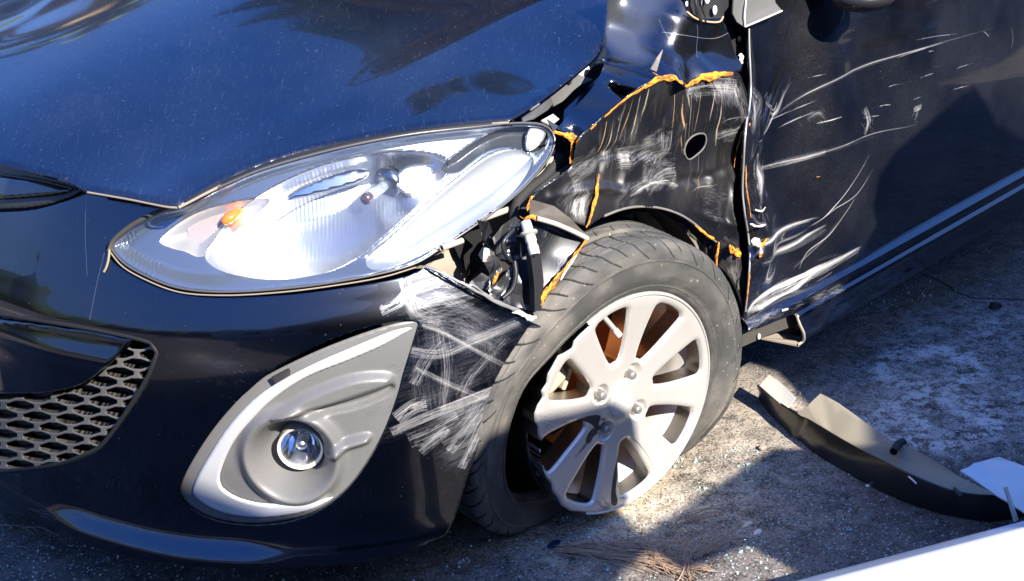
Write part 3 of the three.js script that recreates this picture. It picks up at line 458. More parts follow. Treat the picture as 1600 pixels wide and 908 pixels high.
// ---------------------------------------------------------------- fog lamp surround
{
  const c = NOSE.hit(455, 716), px = (x, y) => NOSE.hit(x, y), E = px(520, 716)[0] - c[0], Ey = px(455, 655)[1] - c[1];
  const wing = (list, hgt, w) => { const P = new Poly(NOSE.poly(smooth(list, 4))); return (u, v) => P.far(u, v) > w ? 0 : hgt * sstep(-w * 0.5, w, P.sd(u, v)); };
  const w1 = wing([[425, 652], [470, 620], [540, 592], [590, 585], [614, 590], [606, 606], [560, 622], [500, 642], [450, 653]], 0.014, 0.012), w2 = wing([[500, 712], [530, 692], [575, 680], [575, 694], [540, 706], [510, 722]], 0.016, 0.009);
  const w1b = wing([[425, 655], [480, 640], [560, 622], [608, 604], [612, 616], [560, 640], [480, 655]], -0.010, 0.009);
  const off = (u, v) => {
    const q = Math.hypot((u - c[0]) / E, (v - c[1]) / Ey), d = Math.hypot((u - c[0] - 0.0) / E, (v - c[1]) / Ey);
    const ring = 0.016 * Math.exp(-(((q - 1.12) / 0.16) ** 2)), bowl = -0.05 * sstep(1.02, 0.5, d);
    return -0.007 + ring + bowl + w1(u, v) + w2(u, v) + w1b(u, v);
  };
  const lampHole = []; for (let k = 0; k < 36; k++) { const a = k / 36 * 2 * Math.PI; lampHole.push([c[0] + 0.012 + E * 0.58 * Math.cos(a), c[1] + 0.0 + Ey * 0.58 * Math.sin(a)]); }
  const sk = new Skin(NOSE, [-0.25, 0.15, 0.3, 0.56], 1024, css(0.125, 0.125, 0.128), [0.12, 0.42, 0.0]);
  sk.film([0.4, 0.37, 0.33], 14, 0.10, null, 6, 0.1); sk.specks(500, 0.5, [0.5, 0.48, 0.45], 0.4, 31);
  sk.area([[560, 600], [630, 560], [610, 650], [570, 690]], 60, [40, -14], 16, [0.02, 0.02, 0.02], 0.4, { seed: 21 });
  const bz = part('fog_lamp_surround', panel(NOSE, NOSE.poly(FOG_HOLE.map(([x, y]) => [x - (470 - x) * 0.012, y - (690 - y) * 0.012])), [lampHole], { cell: 0.0034, thick: 0.003, off, hem: 0.003, uvb: sk.b }), sk.mat({ clearcoat: 0.25, clearcoatRoughness: 0.3 }), car);
  const cres = smooth([[648, 512], [648, 512], [600, 540], [540, 566], [480, 590], [430, 622], [395, 655], [365, 692], [347, 730], [343, 752], [352, 768], [380, 782], [420, 789], [470, 786], [522, 778], [522, 778], [490, 797], [440, 808], [390, 810], [340, 800], [305, 778], [303, 758], [325, 716], [360, 664], [410, 615], [480, 575], [560, 540], [615, 518]], 4);
  part('bright_trim', panel(NOSE, NOSE.poly(cres), [], { cell: 0.003, thick: 0.004, off: (u, v) => off(u, v) * 0.0 + 0.0005, hem: 0.005 }), std(lin(0.78, 0.78, 0.79), 0.42, 0.5), bz);
  // lamp: cup, reflector, bulb cap and glass
  const o = NOSE.P(c[0] + 0.012, c[1], -0.05), N = V(-0.72, -0.05, 0.69).normalize(), q = new THREE.Quaternion().setFromUnitVectors(V(0, 1, 0), N);
  const lathe = (pts, n = 40) => new THREE.LatheGeometry(pts.map(([r0, y]) => new THREE.Vector2(r0, y)), n).applyQuaternion(q).translate(o.x, o.y, o.z);
  const lamp = part('fog_lamp', lathe([[0.001, -0.045], [0.018, -0.035], [0.030, -0.01], [0.036, 0.012], [0.0375, 0.016], [0.0385, 0.012], [0.0385, -0.03]]), M.chrome, bz);
  part('lamp_ring', lathe([[0.034, 0.012], [0.038, 0.019], [0.0395, 0.016], [0.0395, -0.03]]), M.cream, bz);
  part('lamp_glass', lathe([[0.0001, 0.026], [0.012, 0.025], [0.024, 0.021], [0.033, 0.014], [0.035, 0.010]]), M.lens, bz);
  part('bulb_shield', lathe([[0.0001, 0.008], [0.007, 0.007], [0.010, 0.001], [0.009, -0.02]]), M.silver, bz);
  part('lamp_back', lathe([[0.0001, -0.05], [0.05, -0.04], [0.055, -0.01]]), M.void, bz);
  // black gap and broken clips above the surround
  part('broken_clip', plate([[402, 612, 0.60], [440, 585, 0.62], [520, 553, 0.66], [560, 540, 0.69], [560, 552, 0.68], [470, 590, 0.63], [412, 625, 0.60]].map(([x, y, z]) => [x, y, z - 0.05]), 0.004), M.black, bz);
  part('broken_clip', plate([[425, 590, 0.60], [452, 576, 0.61], [456, 584, 0.61], [430, 600, 0.60]], 0.003), M.dull, bz);
  part('broken_clip', plate([[460, 574, 0.615], [490, 563, 0.635], [492, 570, 0.635], [466, 582, 0.615]], 0.003), M.scrap, bz);
}

// ---------------------------------------------------------------- headlamp
{
  const LENS = smooth([[173, 388], [173, 388], [180, 372], [198, 357], [240, 334], [284, 322], [330, 299], [400, 268], [480, 244], [560, 225], [650, 209], [740, 199], [800, 193], [843, 194], [861, 204], [867, 222], [856, 250], [822, 290], [780, 326], [730, 361], [680, 394], [650, 412], [600, 427], [520, 442], [440, 452], [350, 457], [280, 451], [230, 433], [192, 411]], 4);
  const L = NOSE.poly(LENS), LP = new Poly(L), sd = (u, v) => LP.sd(u, v);
  const poly = (l, n = 4) => smooth(l, n);
  const main = poly([[316, 410], [330, 382], [372, 335], [430, 296], [500, 266], [560, 252], [625, 243], [680, 248], [700, 262], [690, 290], [640, 340], [590, 384], [566, 406], [520, 428], [450, 441], [390, 441], [340, 432]]);
  const turn = poly([[244, 386], [262, 366], [300, 342], [350, 326], [400, 318], [418, 322], [388, 350], [342, 386], [310, 410], [285, 402], [262, 396]]);
  const strip = poly([[572, 412], [608, 382], [656, 337], [706, 294], [758, 254], [794, 240], [822, 244], [832, 259], [806, 298], [757, 340], [705, 374], [652, 404], [605, 422], [578, 424]]);
  const ext = poly([[690, 268], [740, 230], [790, 205], [840, 203], [856, 214], [848, 238], [830, 244], [795, 236], [755, 246], [715, 276]]);
  const [Pm, Pt, Ps, Pe] = [main, turn, strip, ext].map((l) => new Poly(NOSE.poly(l)));
  const depth = (u, v) => -0.006 - 0.022 * sstep(0, 0.022, sd(u, v));
  const rib1 = new Poly(NOSE.poly([[180, 385], [205, 368], [212, 378], [188, 394]])), rib2 = new Poly(NOSE.poly([[192, 404], [205, 398], [252, 424], [236, 434]]));
  const hl = part('headlight', panel(NOSE, L, [main, turn, strip, ext].map((l) => NOSE.poly(l)), { cell: 0.0034, thick: 0.002, hem: 0.002, off: (u, v) => depth(u, v) + (rib1.far(u, v) < 0.002 && rib1.sd(u, v) > 0 || rib2.far(u, v) < 0.002 && rib2.sd(u, v) > 0 ? 0.0022 * Math.sin(u * 900) : 0) }), phys(lin(0.17, 0.20, 0.26), 0.24, 0.6, { clearcoat: 0.6, clearcoatRoughness: 0.1 }), car);
  const bowl = (name, P, outline, dep, pw, mat, flute = 0, cell = 0.0034) => part(name, panel(NOSE, NOSE.poly(outline), [], { cell, thick: 0.002, off: (u, v) => { const s = Math.max(0, P.sd(u, v)); return depth(u, v) - dep * Math.pow(clamp(s / 0.06), pw) + (flute ? 0.00035 * Math.sin(u * flute) : 0); } }), mat, hl);
  bowl('reflector', Pm, main, 0.075, 0.62, std(lin(0.86, 0.88, 0.92), 0.33, 1), 900);
  bowl('turn_signal', Pt, turn, 0.04, 0.7, std(lin(0.88, 0.86, 0.84), 0.35, 0.8), 1500, 0.0016);
  bowl('side_reflector', Ps, strip, 0.02, 0.6, std(lin(0.58, 0.60, 0.64), 0.45, 0.95), 1300, 0.002);
  const e = bowl('corner_housing', Pe, ext, 0.03, 0.6, std(lin(0.09, 0.095, 0.10), 0.3, 0.6), 0);
  part('corner_reflector', panel(NOSE, NOSE.poly(poly([[822, 226], [828, 205], [846, 205], [854, 214], [842, 232], [826, 240]])), [], { cell: 0.003, thick: 0.003, off: -0.014, hem: 0.004 }), std(lin(0.9, 0.9, 0.92), 0.4, 0.9), hl);
  // reflector ledges
  part('reflector_ledge', panel(NOSE, NOSE.poly(poly([[440, 330], [470, 306], [540, 282], [575, 284], [560, 300], [500, 318]])), [], { cell: 0.004, thick: 0.004, off: -0.062, hem: 0.004 }), std(lin(0.75, 0.78, 0.84), 0.2, 1), hl);
  part('reflector_ledge', panel(NOSE, NOSE.poly(poly([[612, 300], [630, 275], [660, 270], [676, 280], [660, 300], [640, 322]])), [], { cell: 0.004, thick: 0.004, off: -0.052, hem: 0.004 }), std(lin(0.85, 0.87, 0.9), 0.3, 1), hl);
  const cyl = (name, a, b, prof, mat) => { const d = b.clone().sub(a), q = new THREE.Quaternion().setFromUnitVectors(V(0, 1, 0), d.clone().normalize()), l = d.length(); return part(name, new THREE.LatheGeometry(prof.map(([r, t]) => new THREE.Vector2(r, t * l)), 28).applyQuaternion(q).translate(a.x, a.y, a.z), mat, hl); };
  const b0 = NOSE.at(612, 302, -0.085), b1 = NOSE.at(566, 324, -0.038);
  cyl('bulb_socket', b0, b1, [[0.001, 0.0], [0.026, 0.02], [0.028, 0.2], [0.022, 0.3], [0.012, 0.33], [0.001, 0.34]], std(lin(0.30, 0.32, 0.36), 0.25, 1));
  cyl('headlight_bulb', b0, b1, [[0.0085, 0.3], [0.009, 0.8], [0.0065, 0.86], [0.0001, 0.87]], phys(lin(0.8, 0.85, 0.92), 0.05, 0, { transmission: 0.8, thickness: 0 }));
  cyl('bulb_cap', b0, b1, [[0.0085, 0.8], [0.0095, 0.9], [0.008, 0.99], [0.0001, 1.0]], std(lin(0.16, 0.11, 0.13), 0.3, 0.6));
  const t0 = NOSE.at(372, 342, -0.045), t1 = NOSE.at(344, 356, -0.024);
  cyl('turn_bulb', t0, t1, [[0.006, 0], [0.0105, 0.35], [0.0115, 0.7], [0.007, 0.95], [0.0001, 1.0]], phys(lin(0.95, 0.20, 0.015), 0.15, 0, { clearcoat: 1 }));
  part('amber_reflection', panel(NOSE, NOSE.poly(poly([[285, 380], [300, 352], [335, 336], [350, 338], [330, 370], [300, 398]])), [], { cell: 0.0018, thick: 0.001, off: (u, v) => -0.044 + 0.001 * Math.sin(u * 1500) }), std(lin(0.85, 0.60, 0.50), 0.35, 0.6), hl);
  const g = part('headlight_lens', panel(NOSE, L, [], { cell: 0.006, thick: 0, back: false, off: (u, v) => 0.001 + 0.007 * sstep(0, 0.06, sd(u, v)) }), M.lens, hl);
  part('lens_edge', tube([...LENS, LENS[0]].filter((_, k) => k % 2 === 0).map(([x, y]) => NOSE.at(x, y, -0.002)), 0.0019, 7, 150), std(lin(0.12, 0.115, 0.11), 0.3, 0.3), hl);
  part('lens_edge', tube([[170, 392], [190, 416], [230, 439], [280, 457], [350, 462], [440, 457], [520, 447], [600, 433], [650, 418]].map(([x, y]) => NOSE.at(x, y, -0.001)), 0.0014, 6, 80), M.seam, hl);
  part('rubber_strip', tube([[284, 318], [240, 334], [200, 356], [176, 378], [170, 393]].map(([x, y]) => NOSE.at(x, y, 0.001)), 0.0042, 7, 50), std(lin(0.05, 0.045, 0.04), 0.7), hl);
  part('rubber_strip', tube([[172, 384], [170, 404], [167, 416], [163, 424]].map(([x, y]) => NOSE.at(x, y, 0.003)), 0.0022, 6, 20), M.seam, hl);
}

// ---------------------------------------------------------------- front wheel: flat tyre pulled off a broken alloy rim
const WH = V(0.001, 0.2395, 0.83), WN = V(-0.1435, -0.1013, 0.9844).normalize(), WA = V(WN.z, 0, -WN.x).normalize(), WB = WN.clone().cross(WA);
const wp = (p, q, z) => WH.clone().addScaledVector(WA, p).addScaledVector(WB, q).addScaledVector(WN, z);
{
  const wheel = new THREE.Group(); wheel.name = 'front_wheel'; wheel.userData.label = 'flat front wheel with torn silver alloy rim'; car.add(wheel);
  const DEG = Math.PI / 180, NA = 1300;
  const per = (tab) => { const xs = tab.map((t) => t[0]), k = tab.length, ext = [...tab.map((t) => [t[0] - 360, ...t.slice(1)]), ...tab, ...tab.map((t) => [t[0] + 360, ...t.slice(1)])]; const cols = tab[0].slice(1).map((_, c) => pchip(ext.map((t) => t[0]), ext.map((t) => t[c + 1]))); return (a) => cols.map((f) => f(a)); };
  //            angle  bead   tread  dz
  const shape = per([[-180, 0.262, 0.352, -0.022], [-150, 0.258, 0.340, -0.055], [-125, 0.236, 0.312, -0.095], [-95, 0.212, 0.285, -0.112], [-60, 0.212, 0.286, -0.088], [-38, 0.216, 0.312, -0.040], [-15, 0.221, 0.322, -0.006], [30, 0.222, 0.321, 0], [70, 0.221, 0.322, 0], [95, 0.221, 0.326, 0], [115, 0.222, 0.328, 0], [136, 0.234, 0.331, -0.002], [156, 0.258, 0.343, -0.010]]);
  // section from the outer bead over the tread to the inner bead: [share from bead to tread, z]
  const sec = [[-0.06, -0.02], [0, -0.008], [0.05, 0.001], [0.12, 0.004], [0.14, 0.0055], [0.16, 0.004], [0.30, 0.010], [0.45, 0.012], [0.60, 0.0115], [0.625, 0.013], [0.65, 0.011], [0.76, 0.009], [0.86, 0.005], [0.93, -0.003], [0.962, -0.010], [0.975, -0.016]];
  const fine = smooth(sec, 3, false); const zs = []; for (let z = -0.018; z > -0.175; z -= 0.0022) zs.push([0.975 + 0.025 * (1 - ((z + 0.1) / 0.07) ** 2), z]);
  fine.push(...zs, ...smooth([[0.95, -0.182], [0.85, -0.198], [0.6, -0.208], [0.3, -0.206], [0.05, -0.195], [0, -0.188]], 3, false));
  const pos = [], idx = [], nS = fine.length, uvs = [];
  for (let i = 0; i <= NA; i++) {
    const ang = i / NA * 360 - 180, [bead, tr, dz] = shape(ang), a = ang * DEG;
    for (let k = 0; k < nS; k++) {
      const [s, z0] = fine[k]; let r = bead + s * (tr - bead), z = z0 + dz * (1 - 0.15 * s);
      let cut = 0;
      for (const g of [-0.058, -0.096, -0.134]) cut = Math.max(cut, 0.009 * sstep(0.0062, 0.0035, Math.abs(z0 - g)));
      const zz = s < 0.93 && z0 > -0.02 ? -0.003 + (0.93 - s) * 0.11 : z0; if (s > 0.67 && zz > -0.052 && zz < 0.027) { const per0 = 6.6, ph = ((ang + 180) + (zz + 0.03) * 52 + 1700 * (zz + 0.03) ** 2) / per0, fr = Math.abs(ph - Math.round(ph)) * per0 * DEG * tr; cut = Math.max(cut, 0.0026 * sstep(0.0026, 0.0014, fr) * sstep(0.026, 0.012, zz)); }
      if (z0 < -0.066 && z0 > -0.134) { const ph = ((ang + 180) - z0 * 60) / 7.5, fr = Math.abs(ph - Math.round(ph)) * 7.5 * DEG * tr; cut = Math.max(cut, 0.0015 * sstep(0.0026, 0.0014, fr) * (Math.abs(z0 + 0.1) > 0.02 ? 1 : 0)); }
      r -= cut; r += 0.0006 * noise(ang * 0.8, k * 0.7, 5);
      let P = wp(r * Math.cos(a), r * Math.sin(a), z);
      if (P.y < 0.012) { const q = 0.012 - P.y; P.y = 0.002 + 0.010 * Math.exp(-q / 0.02); }
      pos.push(P.x, P.y, P.z); uvs.push(ang / 360 * 8, k / nS * 2);
    }
  }
  for (let i = 0; i < NA; i++) for (let k = 0; k < nS - 1; k++) { const a = i * nS + k, b = a + nS; idx.push(a, a + 1, b + 1, a, b + 1, b); }
  let tg = new THREE.BufferGeometry(); tg.setAttribute('position', new THREE.Float32BufferAttribute(pos, 3)); tg.setAttribute('uv', new THREE.Float32BufferAttribute(uvs, 2)); tg.setIndex(idx); tg.computeVertexNormals();
  const tc = document.createElement('canvas'); tc.width = 2048; tc.height = 512; const t2 = tc.getContext('2d'); t2.fillStyle = css(0.05, 0.049, 0.048); t2.fillRect(0, 0, 2048, 512);
  const rr = rng(77);
  for (let j = 0; j < 512; j += 3) for (let i = 0; i < 2048; i += 3) { const f = fbm(i / 60, j / 26, 3, 4), f2 = fbm(i / 300, j / 120, 9, 3); t2.fillStyle = css(0.20, 0.18, 0.155, clamp(0.24 + 0.7 * f + 0.7 * f2) * (j > 512 * 0.42 ? 1 : 0.4)); t2.fillRect(i, j, 3, 3); }
  { // shade in sipes and grooves painted black, along the cuts in the rubber
    for (let j = 0; j < 512; j++) { const kk = (1 - (j + 0.5) / 512) * nS, i0 = Math.floor(kk), z0 = lerp(fine[Math.min(nS - 1, i0)][1], fine[Math.min(nS - 1, i0 + 1)][1], kk - i0), s0 = fine[Math.min(nS - 1, i0)][0];
      if (s0 < 0.66) continue; const zz = s0 < 0.93 && z0 > -0.02 ? -0.003 + (0.93 - s0 - (fine[Math.min(nS - 1, i0 + 1)][0] - s0) * (kk - i0)) * 0.11 : z0;
      for (const g of [-0.058, -0.096, -0.134]) if (Math.abs(z0 - g) < 0.0042) { t2.fillStyle = css(0.010, 0.010, 0.010, 0.85); t2.fillRect(0, j, 2048, 1); }
      for (let i = 0; i < 2048; i++) { const ang = (i + 0.5) / 2048 * 360, a1 = ang >= 180 ? ang - 360 : ang; let d = 9, lim = 0;
        if (zz < 0.025 && zz > -0.052) { const ph = ((a1 + 180) + (zz + 0.03) * 52 + 1700 * (zz + 0.03) ** 2) / 6.6; d = Math.abs(ph - Math.round(ph)) * 6.6 * DEG * 0.322; lim = Math.round(ph) % 2 || zz < 0.008 ? 0.0022 : 0; }
        else if (z0 < -0.066 && z0 > -0.134 && Math.abs(z0 + 0.1) > 0.014) { const ph = ((a1 + 180) - z0 * 60) / 7.5; d = Math.abs(ph - Math.round(ph)) * 7.5 * DEG * 0.322; lim = 0.0015; }
        if (d < lim) { t2.fillStyle = css(0.006, 0.006, 0.006, 0.9); t2.fillRect(i, j, 1, 1); } } } }
  for (let k = 0; k < 900; k++) { t2.fillStyle = css(0.5, 0.46, 0.4, 0.3 + 0.5 * rr()); t2.fillRect(rr() * 2048, rr() * 512, 1 + rr() * 3, 1 + rr() * 2); }
  for (let k = 0; k < 260; k++) { t2.strokeStyle = css(0.03, 0.03, 0.03, 0.25 + 0.3 * rr()); t2.lineWidth = 1 + rr() * 2; const x = rr() * 2048, y = 300 + rr() * 212; t2.beginPath(); t2.moveTo(x, y); t2.lineTo(x + 20 + rr() * 120, y + (rr() - 0.5) * 12); t2.stroke(); }
  const tt = new THREE.CanvasTexture(tc); tt.colorSpace = THREE.SRGBColorSpace; tt.wrapS = tt.wrapT = THREE.RepeatWrapping; tt.repeat.set(0.125, 0.5);
  part('tyre', tg, std(lin(1, 1, 1), 0.82, 0, { map: tt }), wheel);

  // alloy face
  const win = []; const teeth = [[0.091, -6], [0.0885, 0], [0.091, 6.5], [0.118, 10.2], [0.155, 11.6], [0.190, 11.8], [0.197, 10.6], [0.2005, 8], [0.2015, 0], [0.2005, -8], [0.197, -10.6], [0.190, -11.8], [0.155, -11.6], [0.118, -10.2]];
  for (let k = 0; k < 8; k++) win.push(smooth(teeth.map(([r, t]) => { const c = 11 + 45 * k, sk = (k % 2 ? 1 : -1) * 1.5 * (0.2 - r) / 0.1, a = (c + t + sk) * DEG; return [r * Math.cos(a), r * Math.sin(a)]; }), 4));
  const nuts = [59, 146, 234, 325].map((d) => [0.0555 * Math.cos(d * DEG), 0.0555 * Math.sin(d * DEG)]);
  const dish = pchip([0, 0.03, 0.05, 0.09, 0.14, 0.18, 0.205, 0.22], [-0.013, -0.013, -0.016, -0.0135, -0.008, -0.003, 0, 0.0005]);
  const winP = win.map((w) => new Poly(w));
  const RIM = new Surf(WH, WA, WB, WN, (p, q) => {
    let h = dish(Math.hypot(p, q)); for (const [a, b] of nuts) { const d = Math.hypot(p - a * 1.06, q - b * 1.06); h -= 0.013 * sstep(0.0215, 0.0145, d); }
    for (const w of winP) if (w.far(p, q) < 0.012) { const s = -w.sd(p, q); if (s < 0.013) h -= 0.0035 * (1 - s / 0.013) ** 2; }
    return h;
  });
  const outl = []; for (let d = -112; d <= 113; d += 2.5) outl.push([0.2185 * Math.cos(d * DEG), 0.2185 * Math.sin(d * DEG)]);
  const jag = [[926, 508], [908, 524], [899, 534], [896, 545], [885, 552], [874, 557], [866, 572], [858, 586], [856, 600], [848, 612], [850, 622], [842, 634], [837, 648], [838, 661], [842, 668], [843, 682], [847, 692], [845, 706], [848, 720], [852, 738], [856, 748], [863, 756], [866, 770], [874, 780], [880, 792], [893, 800]];
  outl.push(...RIM.poly(jag));
  const sk = new Skin(RIM, [-0.24, -0.24, 0.24, 0.24], 1024, css(0.66, 0.64, 0.605), [0.25, 0.36, 0.5]);
  sk.film([0.40, 0.33, 0.24], 12, 0.13, null, 8, 0.22); sk.specks(250, 0.5, [0.25, 0.2, 0.15], 0.4, 41);
  const K = [0.016, 0.016, 0.018], gl = [0.3, 0.5, 0];
  // black scrape marks across two spokes and the lower edge
  sk.blot([[900, 657], [920, 650], [938, 650], [936, 664], [942, 670], [930, 680], [922, 692], [915, 690], [920, 676], [928, 668], [918, 660]], K, 0.92, gl);
  sk.scuff([[926, 668], [918, 690], [908, 704], [898, 716]], 4, 46, K, 0.8, { seed: 2, gl });
  sk.scuff([[938, 655], [948, 656]], 6, 40, K, 0.7, { seed: 3, gl });
  sk.blot([[972, 690], [984, 688], [978, 700], [972, 716], [966, 742], [962, 766], [965, 782], [962, 790], [955, 786], [956, 760], [962, 726]], K, 0.94, gl);
  sk.scuff([[935, 778], [945, 792], [960, 788]], 14, 70, K, 0.7, { seed: 4, gl }); sk.scuff([[985, 686], [995, 690], [1012, 712], [1020, 728]], 1.5, 24, [0.1, 0.08, 0.06], 0.6, { seed: 5, gl });
  sk.area([[842, 650], [870, 640], [905, 655], [850, 678]], 60, [20, 6], 14, [0.05, 0.05, 0.05], 0.5, { seed: 6, gl });
  sk.area([[900, 500], [930, 505], [900, 545], [880, 555]], 90, [10, 12], 10, [0.85, 0.85, 0.85], 0.6, { seed: 7, gl: [0, 0.6, 0.6] });
  sk.area([[870, 720], [900, 700], [905, 740], [880, 780]], 50, [20, 30], 12, [0.1, 0.1, 0.1], 0.4, { seed: 8, gl });
  const face = part('alloy_rim', panel(RIM, outl, win, { cell: 0.0026, thick: 0.034, hem: 0.0045, rough: 0, uvb: sk.b }), sk.mat({ clearcoat: 0.3, clearcoatRoughness: 0.25 }), wheel);
  const axis = new THREE.Matrix4().makeBasis(WA, WN, WA.clone().cross(WN)).setPosition(WH);
  const lathe = (prof, n = 96, d0 = 0, dl = 360) => new THREE.LatheGeometry(prof.map(([r, z]) => new THREE.Vector2(r, z)), n, (d0 + 90) * DEG, dl * DEG).applyMatrix4(axis);
  const inner = std(lin(0.66, 0.64, 0.60), 0.42, 0.2);
  part('rim_barrel', lathe([[0.2120, -0.0385], [0.2030, -0.040], [0.2015, -0.045], [0.192, -0.062], [0.186, -0.078], [0.183, -0.12], [0.186, -0.165], [0.198, -0.185], [0.205, -0.19]], 120), inner, wheel);
  part('rim_lip', lathe([[0.2150, -0.012], [0.2160, 0.0012], [0.2190, 0.0030], [0.222, -0.001], [0.2225, -0.010], [0.219, -0.02]], 110, -116, 232), std(lin(0.62, 0.615, 0.6), 0.36, 0.5), wheel);
  part('broken_edge', lathe([[0.198, -0.045], [0.210, -0.034], [0.2145, -0.028], [0.2145, -0.040], [0.205, -0.055], [0.203, -0.17], [0.216, -0.19]], 70, 112, 136), std(lin(0.012, 0.012, 0.013), 0.45), wheel);
  // black curl of the lip at the lower right
  part('torn_lip', plate([[1083, 672, 0], [1093, 660, 0], [1101, 664, 0], [1096, 678, 0], [1084, 690, 0], [1076, 692, 0]].map(([x, y]) => [x, y, 0.80]), 0.004), M.black, wheel);
  const rimEdge = []; for (let d = -62; d < -20; d += 3) rimEdge.push(wp(0.226 * Math.cos(d * DEG), 0.226 * Math.sin(d * DEG), -0.006));
  part('centre_cap', lathe([[0.0001, -0.0085], [0.02, -0.0088], [0.0265, -0.0096], [0.028, -0.0115], [0.028, -0.02]], 60), std(lin(0.50, 0.485, 0.46), 0.62, 0), wheel);
  for (const [a, b] of nuts) {
    const nut = (prof, n) => { const g = new THREE.LatheGeometry(prof.map(([r, z]) => new THREE.Vector2(r, z)), n).applyMatrix4(axis); const P = wp(a, b, 0).sub(WH); g.translate(P.x, P.y, P.z); return g; };
    part('wheel_nut', nut([[0.0001, -0.0085], [0.0055, -0.0088], [0.0078, -0.0105], [0.0085, -0.013], [0.0088, -0.028]], 12), std(lin(0.34, 0.33, 0.32), 0.4, 0.6), wheel);
  }
  // valve, brake disc, caliper, hub
  const vs = [wp(-0.043, 0.196, -0.035), wp(-0.030, 0.172, -0.018), wp(-0.0165, 0.1475, -0.004)];
  const vv = part('valve', tube(vs, 0.0052, 10, 10), std(lin(0.35, 0.33, 0.31), 0.5, 0.3), wheel);
  part('valve_cap', tube([wp(-0.0235, 0.16, -0.0105), wp(-0.0165, 0.1475, -0.004)], 0.0064, 10, 2), std(lin(0.5, 0.48, 0.46), 0.5), vv);
  const dk = new Skin(RIM, [-0.16, -0.16, 0.16, 0.16], 512, css(0.45, 0.14, 0.035), [0, 0.8, 0.1]); dk.film([0.15, 0.05, 0.02], 30, 0.7, null, 3);
  const discG = lathe([[0.001, -0.085], [0.068, -0.085], [0.072, -0.09], [0.072, -0.108], [0.128, -0.108], [0.130, -0.112], [0.130, -0.130], [0.06, -0.130]], 80);
  const brake = part('brake_disc', discG, std(lin(0.50, 0.155, 0.04), 0.85, 0.05), car);
  part('disc_shield', lathe([[0.05, -0.15], [0.165, -0.155], [0.172, -0.145]], 60, 0, 360), M.void, brake);
  const cal = (p, q, z, sx, sy, sz, rot, r = 0.008) => { const g = new RoundedBoxGeometry(sx, sy, sz, 3, r); g.rotateZ(rot); g.applyMatrix4(new THREE.Matrix4().makeBasis(WA, WB, WN).setPosition(wp(p, q, z))); return g; };
  const cm = std(lin(0.50, 0.44, 0.33), 0.6, 0.15);
  const cp = part('brake_caliper', mergeGeometries([cal(-0.135, 0.078, -0.075, 0.072, 0.062, 0.05, 0.5, 0.016), cal(-0.122, 0.112, -0.085, 0.03, 0.03, 0.06, 0.6, 0.01)].map((g) => g.index ? g.toNonIndexed() : g)), cm, car);
  part('caliper_pin', cal(-0.112, 0.098, -0.062, 0.018, 0.01, 0.018, 0.9, 0.003), std(lin(0.25, 0.2, 0.15), 0.5, 0.4), cp);
  part('caliper_bracket', cal(-0.088, 0.070, -0.072, 0.010, 0.062, 0.03, -0.45, 0.004), cm, cp);
  part('caliper_bracket', cal(-0.137, 0.107, -0.064, 0.055, 0.006, 0.014, -0.4, 0.002), M.black, cp);
  part('caliper_bracket', cal(-0.100, -0.030, -0.085, 0.05, 0.035, 0.04, 0.2, 0.008), M.dull, cp);
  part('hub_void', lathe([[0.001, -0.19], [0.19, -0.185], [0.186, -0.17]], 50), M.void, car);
}

// ---------------------------------------------------------------- left flank: wing, door, sill, mirror, what lies behind them
const grey = [0.46, 0.45, 0.44];
{
  const out = smooth([[949, -30], [949, -30], [950, 20], [946, 90], [940, 115], [922, 143], [896, 172], [873, 200], [873, 200], [884, 210], [903, 216], [903, 216], [940, 186], [966, 165], [1000, 139], [1030, 124], [1055, 124], [1072, 134], [1088, 124], [1112, 116], [1150, 115], [1150, 115], [1158, 112], [1160, 100], [1150, 84], [1141, 56], [1129, 28], [1129, 28], [1100, 32], [1078, 20], [1070, 0], [1070, -30], [1070, -30]], 4);
  const sk = new Skin(WING_UP, [-0.35, 0.6, 0.6, 1.1], 1400, css(...PAINT), [1, 0.2, 1]);
  sk.film([0.4, 0.36, 0.3], 12, 0.03, null, 12, 0.2); sk.specks(300, 0.4, [0.5, 0.48, 0.45], 0.5, 51);
  sk.film([0.30, 0.31, 0.33], 5, 0.08, [0.8, 0.5, 0], 14, -0.3); for (let k = 0; k < 7; k++) sk.blot([[950, -10], [1058 - k * 6, -10], [1040 - k * 5, 22], [1026 - k * 4, 50], [1020 - k * 4, 78], [1024 - k * 4, 100 - k * 3], [985, 112 - k * 4], [952 + k * 2, 96 - k * 4]], [0.26, 0.28, 0.32], 0.055, [0.9, 0.45, 0]);  // even dust film, then a pale patch painted to imitate sky reflection
  sk.line([[1035, 50], [1070, 55], [1115, 60], [1145, 46]], 0.7, css(...grey, 0.7), sk.g(0, 0.7, 0, 0.7)); sk.line([[1089, 35], [1090, 60], [1090, 90]], 1.6, css(...grey, 0.35), sk.g(0, 0.7, 0, 0.4)); sk.line([[1030, 30], [1042, 55], [1052, 70]], 0.6, css(...grey, 0.5), sk.g(0, 0.7, 0, 0.4));
  part('wing_upper_panel', panel(WING_UP, WING_UP.poly(out), [], { cell: 0.0036, thick: 0.0022, hem: 0.002, uvb: sk.b }), sk.mat(), car);
}
